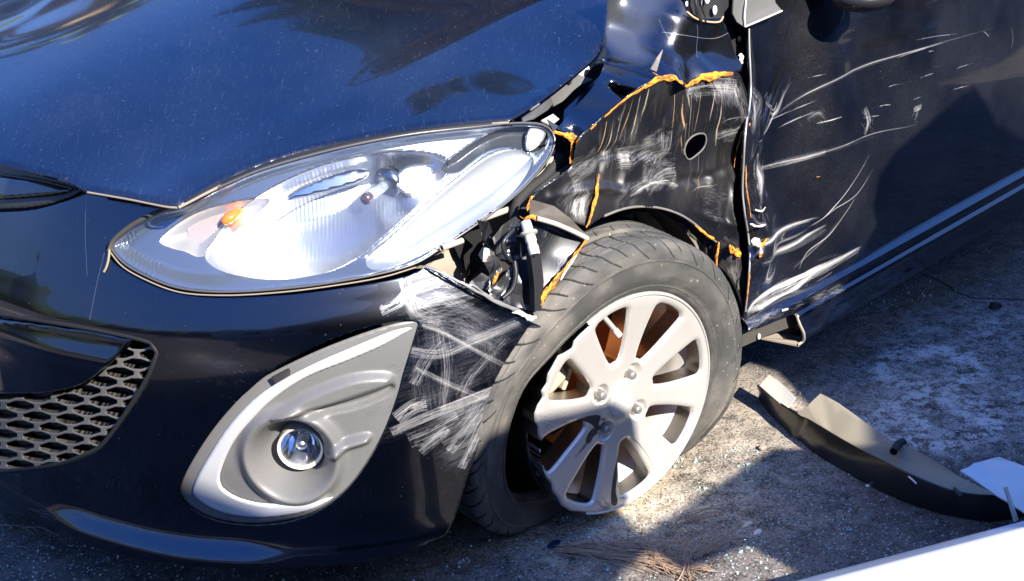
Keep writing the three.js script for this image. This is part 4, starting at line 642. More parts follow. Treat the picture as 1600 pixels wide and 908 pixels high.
{
  const out = smooth([[905, 214], [905, 214], [940, 184], [966, 163], [1000, 137], [1030, 122], [1055, 122], [1072, 132], [1088, 122], [1112, 114], [1150, 113], [1160, 124], [1168, 150], [1170, 185], [1164, 212], [1157, 250], [1150, 275], [1146, 312], [1149, 335], [1154, 362], [1158, 400], [1164, 440], [1162, 482], [1162, 482], [1150, 452], [1136, 428], [1122, 412], [1116, 398], [1120, 380], [1120, 380], [1106, 370], [1086, 352], [1060, 336], [1035, 327], [1000, 324], [970, 329], [944, 339], [920, 354], [920, 354], [900, 348], [880, 337], [855, 322], [832, 311], [832, 311], [840, 300], [862, 284], [893, 262], [898, 240]], 4);
  const hole = smooth([[1069, 237], [1073, 222], [1085, 211], [1099, 209], [1103, 218], [1099, 231], [1087, 243], [1075, 249]], 5);
  const sk = new Skin(WING_LO, [-0.36, 0.15, 0.62, 0.95], 2000, css(0.010, 0.010, 0.012), [0.85, 0.38, 0.25]);
  sk.film([0.16, 0.13, 0.10], 14, 0.28, [0.1, 0.8, 0], 15, 0.22); sk.specks(700, 0.45, [0.4, 0.36, 0.3], 0.5, 53);
  const W = [0.42, 0.41, 0.40];
  // vertical rust and dirt runs below the torn edge
  const runs = [[948, 190, 930, 260], [962, 172, 945, 250], [978, 160, 948, 262], [990, 152, 966, 225], [1003, 142, 985, 214], [1016, 134, 1000, 190], [1068, 142, 1066, 240], [1074, 146, 1070, 236], [1081, 140, 1076, 214], [1096, 140, 1085, 205], [1118, 140, 1108, 190], [1128, 150, 1118, 230], [1055, 140, 1050, 200]];
  runs.forEach(([a, b, c, d], k) => { const t = k % 3 === 0; sk.scuff([[a, b], [(a + c) / 2 + 1, (b + d) / 2], [c, d]], 1.4, 10, t ? [0.52, 0.30, 0.11] : [0.45, 0.36, 0.24], 0.6, { seed: k + 60, thin: 0.9, breakUp: 0.3 }); });
  for (let k = 0; k < 40; k++) { const x = 940 + hash(k, 3, 9) * 210, y = 150 + hash(k, 5, 2) * 90; sk.scuff([[x, y], [x - 4, y + 25], [x - 8, y + 30 + 60 * hash(k, 8, 1)]], 0.7, 3, [0.34, 0.29, 0.22], 0.35, { seed: k + 90, thin: 0.7 }); }
  // broad scrapes
  sk.area([[965, 232], [1030, 200], [1042, 250], [1000, 262], [970, 270]], 924, [46, -16], 26, W, 0.43, { thin: 0.45, seed: 31, patch: 24 });
  sk.area([[1004, 262], [1050, 262], [1060, 292], [1010, 300]], 572, [14, -30], 20, W, 0.53, { thin: 0.45, seed: 32, spread: 0.5, patch: 30 });
  sk.area([[1072, 128], [1148, 122], [1162, 160], [1140, 166], [1100, 158], [1070, 150]], 924, [8, 30], 24, [0.4, 0.4, 0.42], 0.53, { thin: 0.45, seed: 33, patch: 30 });
  sk.area([[1118, 134], [1150, 132], [1152, 150], [1130, 152]], 198, [4, 20], 16, [0.6, 0.6, 0.62], 0.62, { thin: 0.45, seed: 133 });
  sk.area([[890, 250], [940, 225], [962, 240], [900, 285]], 572, [40, -24], 16, W, 0.35, { thin: 0.45, seed: 34, patch: 18 });
  sk.area([[860, 300], [900, 285], [925, 310], [910, 340], [880, 330]], 374, [10, -26], 20, W, 0.43, { thin: 0.45, seed: 35, patch: 24 });
  sk.area([[895, 315], [920, 300], [914, 340], [895, 338]], 132, [6, -22], 16, [0.65, 0.65, 0.66], 0.69, { thin: 0.45, seed: 36 });
  sk.area([[960, 290], [1010, 280], [1020, 312], [970, 320]], 330, [16, -34], 24, W, 0.35, { thin: 0.45, seed: 37, patch: 26 });
  sk.area([[1100, 290], [1135, 285], [1130, 345], [1102, 335]], 286, [30, 4], 18, [0.3, 0.3, 0.31], 0.44, { thin: 0.45, seed: 38, patch: 20 });
  sk.scuff([[985, 305], [1010, 290], [1040, 282], [1060, 290]], 2, 20, W, 0.6, { seed: 39 }); sk.scuff([[1080, 300], [1095, 292], [1120, 288]], 1, 10, W, 0.7, { seed: 40 });
  sk.scuff([[1128, 195], [1140, 186], [1160, 182]], 1, 10, W, 0.6, { seed: 41 }); sk.area([[1128, 205], [1158, 198], [1150, 220], [1132, 222]], 132, [16, -12], 12, [0.55, 0.55, 0.56], 0.62, { thin: 0.45, seed: 42 });
  sk.area([[1120, 380], [1160, 370], [1160, 460], [1135, 420]], 440, [10, 40], 22, [0.36, 0.35, 0.34], 0.50, { thin: 0.45, seed: 43, patch: 22 });
  sk.scuff([[1080, 250], [1078, 275], [1072, 300]], 5, 30, [0.22, 0.16, 0.11], 0.4, { seed: 44 }); sk.scuff([[1098, 262], [1092, 290], [1084, 318]], 2, 16, [0.35, 0.13, 0.05], 0.4, { seed: 45 });
  sk.area([[1000, 245], [1040, 238], [1044, 258], [1005, 262]], 308, [20, 20], 10, [0.36, 0.36, 0.35], 0.38, { thin: 0.45, seed: 46 });
  const SM = (l, w, a, seed, br = 0.4) => sk.smear(l, w, [0.44, 0.43, 0.42], a, { seed, br });
  SM([[965, 246], [1000, 232], [1036, 218]], 20, 0.3, 1, 0.45); SM([[1040, 205], [1036, 235], [1022, 256]], 12, 0.4, 2, 0.45); SM([[1010, 296], [1030, 272], [1055, 264]], 20, 0.4, 3, 0.4); SM([[1076, 140], [1110, 134], [1150, 136]], 18, 0.4, 4, 0.42); SM([[1150, 130], [1160, 160], [1166, 190]], 10, 0.4, 5, 0.4); SM([[893, 280], [920, 256], [955, 236]], 16, 0.26, 6, 0.5); SM([[898, 336], [906, 316], [920, 300]], 10, 0.6, 7, 0.4); SM([[872, 320], [890, 300], [905, 290]], 14, 0.26, 8, 0.5); SM([[970, 318], [985, 296], [1012, 282]], 14, 0.25, 9, 0.5); SM([[1120, 212], [1140, 206], [1158, 200]], 8, 0.45, 10, 0.4); SM([[1130, 372], [1150, 400], [1158, 450]], 12, 0.3, 11, 0.5); SM([[985, 306], [1020, 286], [1060, 290]], 3, 0.6, 12, 0.2);
  const lo = part('wing_lower_panel', panel(WING_LO, WING_LO.poly(out), [WING_LO.poly(hole)], { cell: 0.0034, thick: 0.0022, hem: 0.0015, rough: 0.0012, roughScale: 55, uvb: sk.b }), sk.mat({ clearcoat: 0.9, clearcoatRoughness: 0.10 }), car, 'scraped dull black lower half of the front wing');
  const ring = [...hole, hole[0]].map(([x, y]) => WING_LO.at(x, y, 0.0008)); part('hole_rim', new THREE.TubeGeometry(new THREE.CatmullRomCurve3(ring, true), 60, 0.0018, 7, true), std(lin(0.12, 0.11, 0.10), 0.6), lo);
  const lip = tube([[1120, 378], [1106, 368], [1086, 350], [1060, 334], [1035, 326], [1000, 323], [970, 328], [944, 338]].map(([x, y]) => WING_LO.at(x, y, -0.001)), 0.0024, 7, 60); part('arch_lip', lip, std(lin(0.17, 0.16, 0.15), 0.5), lo);
  // crusts of orange filler on the torn edges
  const ridge = (l, seed, o = {}) => part('filler_crust', crust(l, { seed, ...o }), M.orange, lo);
  const seat = (l) => l.map(([x, y, z, w]) => { const a = WING_LO.at(x, y), b = WING_UP.at(x, y); return [x, y, Math.max(a.z, b.z) + 0.0015, w]; });
  ridge(seat([[900, 222, 0.80, 1], [925, 200, 0.803, 1.5], [950, 178, 0.812, 2], [975, 157, 0.824, 2.6], [1000, 140, 0.835, 4], [1028, 125, 0.842, 6], [1050, 122, 0.842, 6], [1066, 130, 0.832, 4], [1073, 135, 0.830, 4], [1082, 128, 0.836, 7], [1100, 121, 0.842, 9], [1122, 117, 0.846, 7], [1146, 115, 0.846, 4]]), 3);
  ridge([[1028, 118, 0.842, 1.5], [1018, 112, 0.83, 1.2], [1005, 108, 0.80, 1]], 5);
  ridge([[865, 206, 0.79, 3], [880, 210, 0.795, 4], [893, 216, 0.80, 6], [903, 220, 0.802, 4]], 7); ridge([[892, 217, 0.80, 5], [894, 230, 0.80, 4], [892, 250, 0.80, 3], [890, 256, 0.80, 2]], 9);
  ridge([[936, 272, 0.822, 2], [933, 295, 0.826, 4], [928, 322, 0.830, 4.5], [922, 342, 0.834, 3], [916, 356, 0.834, 2]], 11);
  ridge([[832, 306, 0.80, 4], [827, 318, 0.80, 4], [824, 330, 0.80, 2.5]], 13); ridge([[820, 341, 0.80, 2], [836, 340, 0.802, 4.5], [846, 344, 0.803, 2]], 14);
  ridge([[1086, 352, 0.818, 1.5], [1100, 364, 0.818, 2.5], [1116, 374, 0.818, 3]], 15); ridge([[1124, 378, 0.818, 3], [1122, 392, 0.818, 4.5], [1120, 410, 0.818, 3], [1124, 424, 0.815, 2]], 17);
  ridge([[1143, 316, 0.825, 4], [1141, 328, 0.828, 5], [1137, 336, 0.826, 2]], 18, { flat: 0.3 }); ridge([[1147, 350, 0.826, 3], [1146, 368, 0.826, 5], [1146, 388, 0.825, 14], [1158, 398, 0.825, 7]], 19, { flat: 0.25 });
  ridge([[1160, 205, 0.835, 2], [1156, 218, 0.832, 2.5], [1150, 240, 0.828, 1.4], [1147, 262, 0.826, 1.2]], 20);
  part('bare_dent', plate([[1128, 390, 0.823], [1138, 384, 0.826], [1142, 396, 0.826], [1134, 408, 0.823], [1126, 404, 0.822]], 0.003, { crumple: 0.002, sub: 2 }), M.paint, lo);
  part('bracket', plate([[1102, 376, 0.79], [1116, 372, 0.79], [1118, 396, 0.79], [1110, 402, 0.79], [1103, 396, 0.79]], 0.003), M.dull, lo); part('bracket_bolt', new THREE.SphereGeometry(0.004, 12, 8).translate(...on(1110, 386, 'z', 0.796).toArray()), M.scrap, lo);
}
// torn flap of the wing, folded in front of the wheel
{
  const F = (l) => l, fsk = std(lin(0.03, 0.031, 0.036), 0.35, 0.3);
  const FLAP = new Surf(V(0, 0, 0), V(1, 0, 0), V(0, 1, 0), V(0, 0, 1), gridded(tps([sidePt(826, 338, 0.792), sidePt(918, 374, 0.836), sidePt(842, 486, 0.826), sidePt(832, 440, 0.805), sidePt(875, 360, 0.805), sidePt(880, 425, 0.828), sidePt(865, 400, 0.808)], 0.00001), -0.4, 0.1, 0.3, 0.8, 0.006));
  const sk = new Skin(FLAP, [-0.26, 0.42, 0.0, 0.72], 700, css(0.014, 0.015, 0.019), [0.7, 0.4, 0.5]);
  sk.area([[835, 350], [910, 376], [845, 480]], 260, [20, -40], 26, [0.3, 0.31, 0.34], 0.14, { seed: 1, patch: 20, thin: 0.4 }); sk.area([[900, 395], [880, 390], [856, 455], [866, 450]], 90, [14, -28], 26, [0.5, 0.5, 0.5], 0.4, { seed: 2, patch: 26 }); sk.scuff([[850, 372], [860, 356], [890, 372]], 8, 40, [0.4, 0.41, 0.44], 0.4, { seed: 3 });
  const fl = part('torn_flap', panel(FLAP, FLAP.poly(smooth([[826, 338], [826, 338], [870, 352], [918, 374], [918, 374], [900, 402], [880, 430], [860, 458], [842, 486], [842, 486], [836, 470], [832, 420], [828, 370]], 3)), [], { cell: 0.003, thick: 0.002, hem: 0.001, uvb: sk.b }), sk.mat({ clearcoatRoughness: 0.12 }), car, 'torn scuffed flap with orange filler along its edge');
  const tw = std(lin(0.10, 0.09, 0.08), 0.5, 0.2);
  part('folded_edge', plate([[828, 311, 0.80], [866, 322, 0.81], [890, 340, 0.822], [918, 368, 0.835], [900, 368, 0.826], [862, 352, 0.812], [828, 336, 0.80]], 0.002, { crumple: 0.004, sub: 3, seed: 4 }), tw, fl);
  part('folded_edge', tubePx([[838, 341, 0.806], [868, 350, 0.818], [896, 362, 0.832], [918, 373, 0.842]], 0.0045, 8, 20), std(lin(0.42, 0.38, 0.34), 0.5), fl);
  part('filler_crust', crust([[920, 370, 0.842, 3], [908, 386, 0.842, 3.5], [890, 410, 0.841, 4], [872, 434, 0.839, 6], [856, 454, 0.836, 9], [846, 474, 0.834, 7], [841, 486, 0.832, 2]], { seed: 23, flat: 0.3 }), M.orange, fl);
  part('filler_crust', crust([[902, 398, 0.846, 1.5], [886, 420, 0.845, 3], [876, 438, 0.843, 2]], { seed: 29, flat: 0.4 }), M.cream, fl);
}
// wheel arch, engine bay, pillar
{
  const DEG = Math.PI / 180, g = []; const prof = [[0.52, 0.37], [0.62, 0.375], [0.76, 0.365]];
  const pos = [], idx = []; for (let i = 0; i <= 40; i++) { const a = (-8 + i * 4.9) * DEG; for (const [z, r] of prof) pos.push(r * Math.cos(a) + 0.02, 0.25 + r * Math.sin(a) * 0.95, z); } for (let i = 0; i < 40; i++) for (let k = 0; k < 2; k++) { const a = i * 3 + k, b = a + 3; idx.push(a, b, b + 1, a, b + 1, a + 1); }
  const gg = new THREE.BufferGeometry(); gg.setAttribute('position', new THREE.Float32BufferAttribute(pos, 3)); gg.setIndex(idx); gg.computeVertexNormals();
  const arch = part('wheel_arch_liner', gg, std(lin(0.035, 0.032, 0.028), 0.8, 0, { side: THREE.DoubleSide }), car);
  part('liner_flap', plate([[988, 330, 0.70], [1030, 332, 0.70], [1065, 350, 0.70], [1110, 392, 0.70], [1112, 412, 0.70], [1070, 398, 0.70], [1030, 372, 0.70], [1002, 350, 0.70]], 0.003, { crumple: 0.012, sub: 3, seed: 8 }), std(lin(0.16, 0.145, 0.12), 0.7), arch);
  part('liner_flap', plate([[944, 345, 0.72], [992, 334, 0.72], [985, 352, 0.72], [950, 356, 0.72]], 0.003, { crumple: 0.01, sub: 2, seed: 9 }), std(lin(0.28, 0.25, 0.21), 0.7), arch);
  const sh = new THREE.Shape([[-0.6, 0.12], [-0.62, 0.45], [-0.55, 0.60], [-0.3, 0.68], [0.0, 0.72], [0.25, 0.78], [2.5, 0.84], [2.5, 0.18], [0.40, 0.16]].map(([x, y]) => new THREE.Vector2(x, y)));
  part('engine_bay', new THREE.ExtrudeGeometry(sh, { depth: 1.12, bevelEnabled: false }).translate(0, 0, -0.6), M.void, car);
  const pl = part('door_pillar', plate([[1120, -20, 0.765], [1190, -20, 0.765], [1192, 200, 0.775], [1184, 330, 0.775], [1184, 500, 0.77], [1146, 500, 0.77], [1130, 330, 0.775], [1130, 200, 0.775]], 0.01), M.black, car);
  for (const [x, y, r, m] of [[1158, 61, 0.007, std(lin(0.03, 0.033, 0.04), 0.3, 0.5)], [1160, 112, 0.006, M.black]]) part('pillar_bolt', new THREE.CylinderGeometry(r, r * 1.1, 0.006, 18).rotateX(Math.PI / 2).translate(...on(x, y, 'z', 0.778).toArray()), m, pl);
  part('seam_sealer', crust([[1156, 84, 0.80, 5], [1158, 92, 0.80, 8], [1160, 100, 0.80, 4]], { seed: 31 }), M.cream, pl);
  // mangled panel corner at the very top, with pale blobs imitating light through its holes
  const tp = part('hinge_plate', plate([[1070, -30, 0.80], [1140, -30, 0.80], [1138, 10, 0.80], [1130, 28, 0.806], [1100, 30, 0.806], [1078, 20, 0.80]], 0.004, { crumple: 0.006, sub: 2, seed: 12 }), M.dull, car);
  for (const [x, y, w] of [[1073, 6, 0.005], [1117, 16, 0.009], [1105, -4, 0.012]]) part('hole_light', new THREE.SphereGeometry(w, 12, 8).scale(0.7, 1, 0.3).translate(...on(x, y, 'z', 0.812).toArray()), std(lin(0.85, 0.84, 0.8), 0.6), tp);
  part('bent_strip', tubePx([[1085, -20, 0.81], [1088, 8, 0.815], [1092, 24, 0.815], [1096, 34, 0.815]], 0.003, 6), M.scrap, tp); part('bent_strip', tubePx([[1098, -10, 0.81], [1096, 8, 0.815], [1101, 24, 0.815], [1103, 34, 0.815]], 0.002, 6), M.scrap, tp);
  part('bent_strip', tubePx([[1073, 18, 0.806], [1084, 27, 0.812], [1100, 33, 0.812], [1126, 33, 0.812], [1130, 26, 0.812]], 0.0018, 6), std(lin(0.55, 0.35, 0.2), 0.6), tp);
}
// door
{
  const out = smooth([[1171, 44], [1171, 44], [1172, 90], [1174, 130], [1172, 165], [1166, 200], [1163, 250], [1161, 300], [1166, 345], [1172, 385], [1171, 430], [1164, 500], [1164, 500]], 4, false);
  const uv = DOOR.poly(out); uv.push([0.425, 0.258], [2.45, 0.258], [2.45, 0.985], [0.45, 0.985], [0.425, 0.93]);
  const sk = new Skin(DOOR, [0.36, 0.24, 1.86, 1.0], 2048, css(...PAINT), [1, 0.2, 1]);
  sk.film([0.34, 0.30, 0.26], 7, 0.13, [0.75, 0.6, 0], 18, -0.25); sk.specks(700, 0.5, [0.5, 0.47, 0.42], 0.5, 57);
  const W = [0.50, 0.49, 0.48], S = (l, w, n, a, seed, o) => sk.scuff(l, w, n, W, a, { seed, thin: 0.7, breakUp: 0.2, ...o });
  S([[1205, 186], [1242, 157], [1296, 130], [1354, 101], [1397, 88], [1462, 69], [1509, 56], [1552, 44]], 1.0, 16, 0.4, 1, { breakUp: 0.5, thin: 0.4 }); S([[1242, 157], [1296, 129], [1354, 101]], 0.6, 10, 0.4, 2, { breakUp: 0.5, thin: 0.4 }); S([[1400, 90], [1440, 77], [1500, 58]], 2.5, 20, 0.5, 3, { breakUp: 0.7 });
  S([[1190, 262], [1249, 248], [1303, 233], [1364, 209], [1414, 199], [1432, 195]], 1.2, 16, 0.4, 4, { breakUp: 0.5, thin: 0.4 }); S([[1190, 262], [1249, 248], [1303, 233]], 2.5, 26, 0.3, 5, { breakUp: 0.6 }); S([[1276, 193], [1316, 182]], 1.2, 16, 0.6, 6, { breakUp: 0.1 });
  for (const [a, b, c, d, k] of [[1388, 136, 1414, 130, 7], [1438, 122, 1472, 111, 8], [1495, 107, 1530, 96, 9], [1488, 140, 1530, 131, 10], [1428, 155, 1446, 151, 11], [1374, 166, 1396, 164, 12], [1350, 185, 1378, 180, 13], [1262, 122, 1298, 115, 14], [1450, 82, 1462, 79, 15], [1536, 48, 1548, 60, 16], [1430, 62, 1520, 50, 17], [1216, 200, 1310, 158, 18], [1200, 190, 1290, 150, 19], [1240, 172, 1270, 160, 20]]) S([[a, b], [(a + c) / 2, (b + d) / 2 - 1], [c, d]], 1.4, 10, 0.55, k, { breakUp: 0.7 });
  sk.area([[1346, 170], [1364, 166], [1368, 208], [1346, 212]], 60, [6, 20], 8, W, 0.55, { seed: 3, patch: 10 }); sk.area([[1426, 166], [1444, 162], [1438, 192], [1424, 192]], 36, [10, -8], 7, W, 0.6, { seed: 4, patch: 8 });
  S([[1249, 421], [1262, 394], [1296, 367], [1320, 335], [1343, 300]], 1.2, 16, 0.6, 21); S([[1262, 356], [1290, 338], [1323, 300], [1358, 243]], 1.3, 16, 0.55, 22); S([[1273, 352], [1300, 330], [1338, 304], [1364, 264]], 1.2, 14, 0.5, 23);
  S([[1192, 380], [1222, 361], [1262, 344]], 3, 30, 0.35, 24); S([[1196, 410], [1230, 388], [1266, 365], [1290, 352]], 4, 40, 0.3, 25);
  S([[1170, 486], [1190, 462], [1235, 442], [1276, 418], [1342, 388]], 5, 110, 0.6, 26, { breakUp: 0.5 }); S([[1176, 484], [1205, 470], [1240, 455], [1262, 432], [1300, 410]], 8, 90, 0.45, 27, { breakUp: 0.6 }); S([[1190, 470], [1215, 476], [1235, 466], [1222, 458]], 5, 44, 0.5, 28); S([[1200, 478], [1240, 462], [1300, 425]], 3, 30, 0.45, 29);
  sk.area([[1174, 130], [1205, 150], [1190, 190], [1170, 200]], 170, [-3, 30], 16, [0.45, 0.45, 0.45], 0.4, { seed: 5, patch: 20 }); sk.area([[1178, 250], [1194, 230], [1196, 300], [1180, 300]], 160, [6, 40], 22, [0.45, 0.45, 0.45], 0.45, { seed: 6, patch: 18 }); S([[1196, 158], [1208, 172], [1214, 160]], 1.5, 14, 0.4, 30); S([[1214, 160], [1200, 200], [1186, 222]], 1.2, 20, 0.35, 31); S([[1200, 185], [1212, 180], [1235, 120]], 1, 10, 0.3, 32);
  sk.area([[1248, 180], [1290, 168], [1292, 195], [1250, 200]], 60, [10, 12], 9, [0.4, 0.4, 0.42], 0.3, { seed: 7, patch: 14 });
  sk.area([[1170, 300], [1200, 300], [1200, 345], [1172, 340]], 60, [4, 20], 14, [0.5, 0.5, 0.5], 0.35, { seed: 8, patch: 16 });
  S([[1580, 40], [1583, 60], [1580, 75]], 2, 12, 0.35, 33, { breakUp: 0.5 });
  sk.area([[1170, 440], [1340, 385], [1300, 440], [1170, 492]], 300, [40, -16], 40, [0.3, 0.29, 0.28], 0.22, { seed: 9, patch: 50 });
  sk.area([[1240, 40], [1420, 60], [1560, 90], [1540, 140], [1240, 140]], 60, [40, -14], 30, [0.4, 0.4, 0.4], 0.15, { seed: 10 });
  const ch = (l, w, a, seed, n = 150, br = 0.3) => { sk.scuff(l, w, n, [0.42, 0.41, 0.40], a * 0.28, { seed, thin: 0.35, breakUp: br }); sk.scuff(l, w * 0.5, n / 4, [0.6, 0.59, 0.57], a * 0.36, { seed: seed + 40, thin: 0.3, breakUp: 0.7 }); };
  const SM = (l, w, a, seed, br) => sk.smear(l, w, [0.5, 0.49, 0.475], a, { seed, br }); SM([[1168, 490], [1190, 470], [1225, 452], [1262, 434], [1310, 410], [1342, 390]], 9, 0.6, 1, 0.42); SM([[1172, 480], [1200, 462], [1236, 440]], 14, 0.4, 2, 0.5); SM([[1186, 486], [1222, 474], [1262, 452]], 7, 0.5, 3, 0.4); SM([[1172, 140], [1186, 160], [1178, 200]], 14, 0.3, 4, 0.5); SM([[1184, 240], [1190, 280], [1188, 326]], 10, 0.4, 5, 0.4); SM([[1192, 380], [1222, 362], [1266, 346]], 8, 0.28, 6, 0.5); SM([[1194, 410], [1236, 386], [1290, 356]], 10, 0.2, 7, 0.55); SM([[1190, 262], [1230, 254], [1290, 238]], 5, 0.4, 8, 0.35); SM([[1352, 168], [1358, 190], [1350, 210]], 7, 0.5, 9, 0.5); SM([[1428, 172], [1440, 166]], 6, 0.6, 10, 0.4);
  ch([[1168, 488], [1186, 466], [1220, 446], [1262, 428], [1310, 406], [1345, 386]], 7, 2.2, 71, 300, 0.5); ch([[1172, 486], [1200, 474], [1228, 462], [1256, 440], [1290, 416]], 10, 1.8, 72, 300, 0.55); ch([[1182, 478], [1206, 486], [1238, 470], [1262, 446]], 6, 1.8, 73, 150, 0.4);
  ch([[1188, 384], [1215, 364], [1262, 344], [1286, 338]], 5, 0.7, 74, 130, 0.65); ch([[1190, 412], [1226, 388], [1268, 364], [1300, 350]], 8, 0.55, 75, 170, 0.7); ch([[1205, 400], [1235, 372], [1262, 358]], 5, 0.5, 76, 100);
  ch([[1176, 150], [1180, 180], [1174, 205]], 10, 0.7, 77, 170); ch([[1184, 240], [1188, 275], [1190, 318]], 7, 0.8, 78, 160); ch([[1196, 160], [1206, 178], [1218, 168], [1225, 140]], 4, 0.5, 79, 90); ch([[1236, 128], [1214, 170], [1196, 205], [1184, 228]], 4, 0.45, 80, 90);
  ch([[1205, 186], [1296, 130], [1397, 88], [1509, 56]], 6, 0.2, 81, 120, 0.7); ch([[1190, 262], [1303, 233], [1414, 199]], 7, 0.2, 82, 120, 0.7); ch([[1350, 172], [1356, 190], [1352, 210]], 6, 0.7, 83, 80); ch([[1436, 168], [1430, 190]], 6, 0.6, 84, 60);
  ch([[1240, 420], [1290, 372], [1330, 318]], 5, 0.3, 85, 90, 0.5); ch([[1170, 330], [1186, 350], [1196, 346]], 5, 0.6, 86, 80); ch([[1260, 186], [1280, 176], [1292, 190]], 7, 0.4, 87, 80);
  const d = part('door', panel(DOOR, uv, [], { cell: 0.006, thick: 0.003, hem: 0.004, uvb: sk.b }), sk.mat(), car);
  const ridge = (l, seed, o = {}, m = M.orange) => part('filler_crust', crust(l, { seed, ...o }), m, d);
  ridge([[1172, 192, 0.845, 2.5], [1171, 202, 0.845, 2], [1168, 230, 0.842, 1.8], [1166, 260, 0.84, 1.8], [1166, 290, 0.84, 1.8], [1170, 315, 0.842, 2], [1174, 340, 0.845, 1.6]], 41); ridge([[1182, 378, 0.848, 5], [1190, 384, 0.85, 6], [1197, 376, 0.846, 4], [1202, 372, 0.842, 2]], 42); ridge([[1186, 400, 0.846, 5], [1194, 398, 0.842, 4]], 43); ridge([[1172, 425, 0.838, 2], [1170, 445, 0.835, 2.5], [1167, 470, 0.832, 1.8]], 44); ridge([[1276, 277, 0.836, 1.4], [1281, 276, 0.836, 1.2]], 45);
  for (const [l, s] of [[[[1180, 328, 0.848, 2.5], [1190, 330, 0.846, 3.5], [1196, 324, 0.842, 2]], 51], [[[1172, 350, 0.848, 2], [1184, 354, 0.85, 2.6], [1197, 350, 0.846, 2]], 52], [[[1174, 376, 0.848, 4], [1184, 380, 0.85, 7], [1190, 392, 0.85, 5]], 53]]) ridge(l, s, { flat: 0.4 }, M.cream);
  part('door_edge', tube(out.filter((_, k) => k % 3 === 0).map(([x, y]) => DOOR.at(x, y, -0.001)), 0.0022, 6, 60), std(lin(0.5, 0.5, 0.5), 0.3, 0.5), d);
  // bare metal corner and mirror
  part('corner_plate', plate([[1148, -30, 0.81], [1146, 22, 0.81], [1152, 34, 0.812], [1164, 42, 0.816], [1190, 30, 0.822], [1222, 16, 0.826], [1212, 4, 0.82], [1205, -30, 0.81]], 0.003, { crumple: 0.002, sub: 2 }), std(lin(0.2, 0.197, 0.193), 0.35, 0.4), d);
  part('corner_edge', tubePx([[1164, 42, 0.818], [1164, 20, 0.818], [1168, -20, 0.812]], 0.0018, 6), M.white, d); part('corner_edge', tubePx([[1164, 42, 0.818], [1190, 31, 0.824], [1222, 17, 0.828]], 0.0018, 6), M.cream, d);
  const mc = on(1350, -6, 'z', 0.905), mir = part('door_mirror', new THREE.SphereGeometry(1, 48, 32).scale(0.072, 0.030, 0.062).rotateY(0.15).translate(mc.x, mc.y, mc.z), M.satin, d);
  part('mirror_foot', new RoundedBoxGeometry(0.05, 0.03, 0.08, 3, 0.012).translate(mc.x - 0.03, mc.y + 0.012, 0.845), M.black, mir);
  // door glass and the rest of the cabin, above the picture
  part('side_window', panel(SIDE0((u, v) => 0.80 - (v - 0.98) * 0.45), [[0.62, 0.99], [2.4, 0.99], [2.4, 1.36], [1.25, 1.36]], [], { cell: 0.06, thick: 0.004 }), phys(lin(0.02, 0.025, 0.025), 0.05, 0, { clearcoat: 1 }), d);
}
// sill
{
  const prof = pchip([0.128, 0.138, 0.158, 0.183, 0.204, 0.213, 0.220, 0.229, 0.242, 0.247, 0.253, 0.266], [0.792, 0.806, 0.818, 0.824, 0.828, 0.833, 0.832, 0.824, 0.822, 0.825, 0.820, 0.795]);
  const SILL = SIDE0((u, v) => prof(v));
  const sk = new Skin(SILL, [0.36, 0.11, 1.4, 0.28], 1400, css(...PAINT), [1, 0.2, 1]);
  sk.area([[1165, 500], [1340, 430], [1330, 450], [1166, 518]], 300, [40, -18], 50, [0.36, 0.32, 0.27], 0.35, { seed: 1, patch: 30 }); sk.film([0.4, 0.34, 0.26], 12, 0.12, [0.3, 0.7, 0], 3, 0.1); sk.specks(200, 0.6, [0.5, 0.45, 0.4], 0.5, 5);
  const uv = SILL.poly([[1166, 503]]); const fr = SILL.poly([[1168, 520], [1200, 508], [1244, 490], [1248, 505], [1255, 522], [1257, 535]]);
  const s = part('sill', panel(SILL, [...uv, ...fr, [fr[5][0] + 0.01, 0.132], [2.45, 0.132], [2.45, 0.265], [uv[0][0], 0.265]], [], { cell: 0.0042, thick: 0.003, hem: 0.003, uvb: sk.b }), sk.mat(), car);
  const fe = SILL.poly([[1244, 491], [1249, 506], [1256, 523], [1256, 534], [1250, 539]]); part('sill_end', tube(fe.map(([u, v]) => SILL.P(u, v, 0.0005)), 0.0032, 7, 24), std(lin(0.4, 0.36, 0.31), 0.5), s);
  part('inner_sill', plate([[1160, 518, 0.80], [1246, 488, 0.80], [1250, 506, 0.80], [1200, 524, 0.80], [1160, 542, 0.80]], 0.02), std(lin(0.085, 0.078, 0.07), 0.5, 0.3), s);
  part('inner_sill', plate([[1190, 528, 0.78], [1250, 540, 0.80], [1256, 534, 0.80], [1246, 530, 0.77], [1210, 520, 0.77]], 0.004), std(lin(0.2, 0.17, 0.14), 0.6), s);
  part('inner_sill', plate([[1228, 500, 0.79], [1246, 490, 0.80], [1250, 520, 0.79], [1240, 512, 0.78]], 0.003), M.dull, s);
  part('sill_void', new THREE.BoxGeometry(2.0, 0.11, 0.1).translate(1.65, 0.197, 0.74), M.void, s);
  part('drain_plug', new THREE.SphereGeometry(0.005, 10, 8).scale(1, 1.4, 0.6).translate(...on(1186, 526, 'z', 0.805).toArray()), M.cream, s);
  part('sill_chip', crust([[1222, 485, 0.828, 3], [1232, 482, 0.828, 3]], { seed: 61 }), M.cream, s);
}

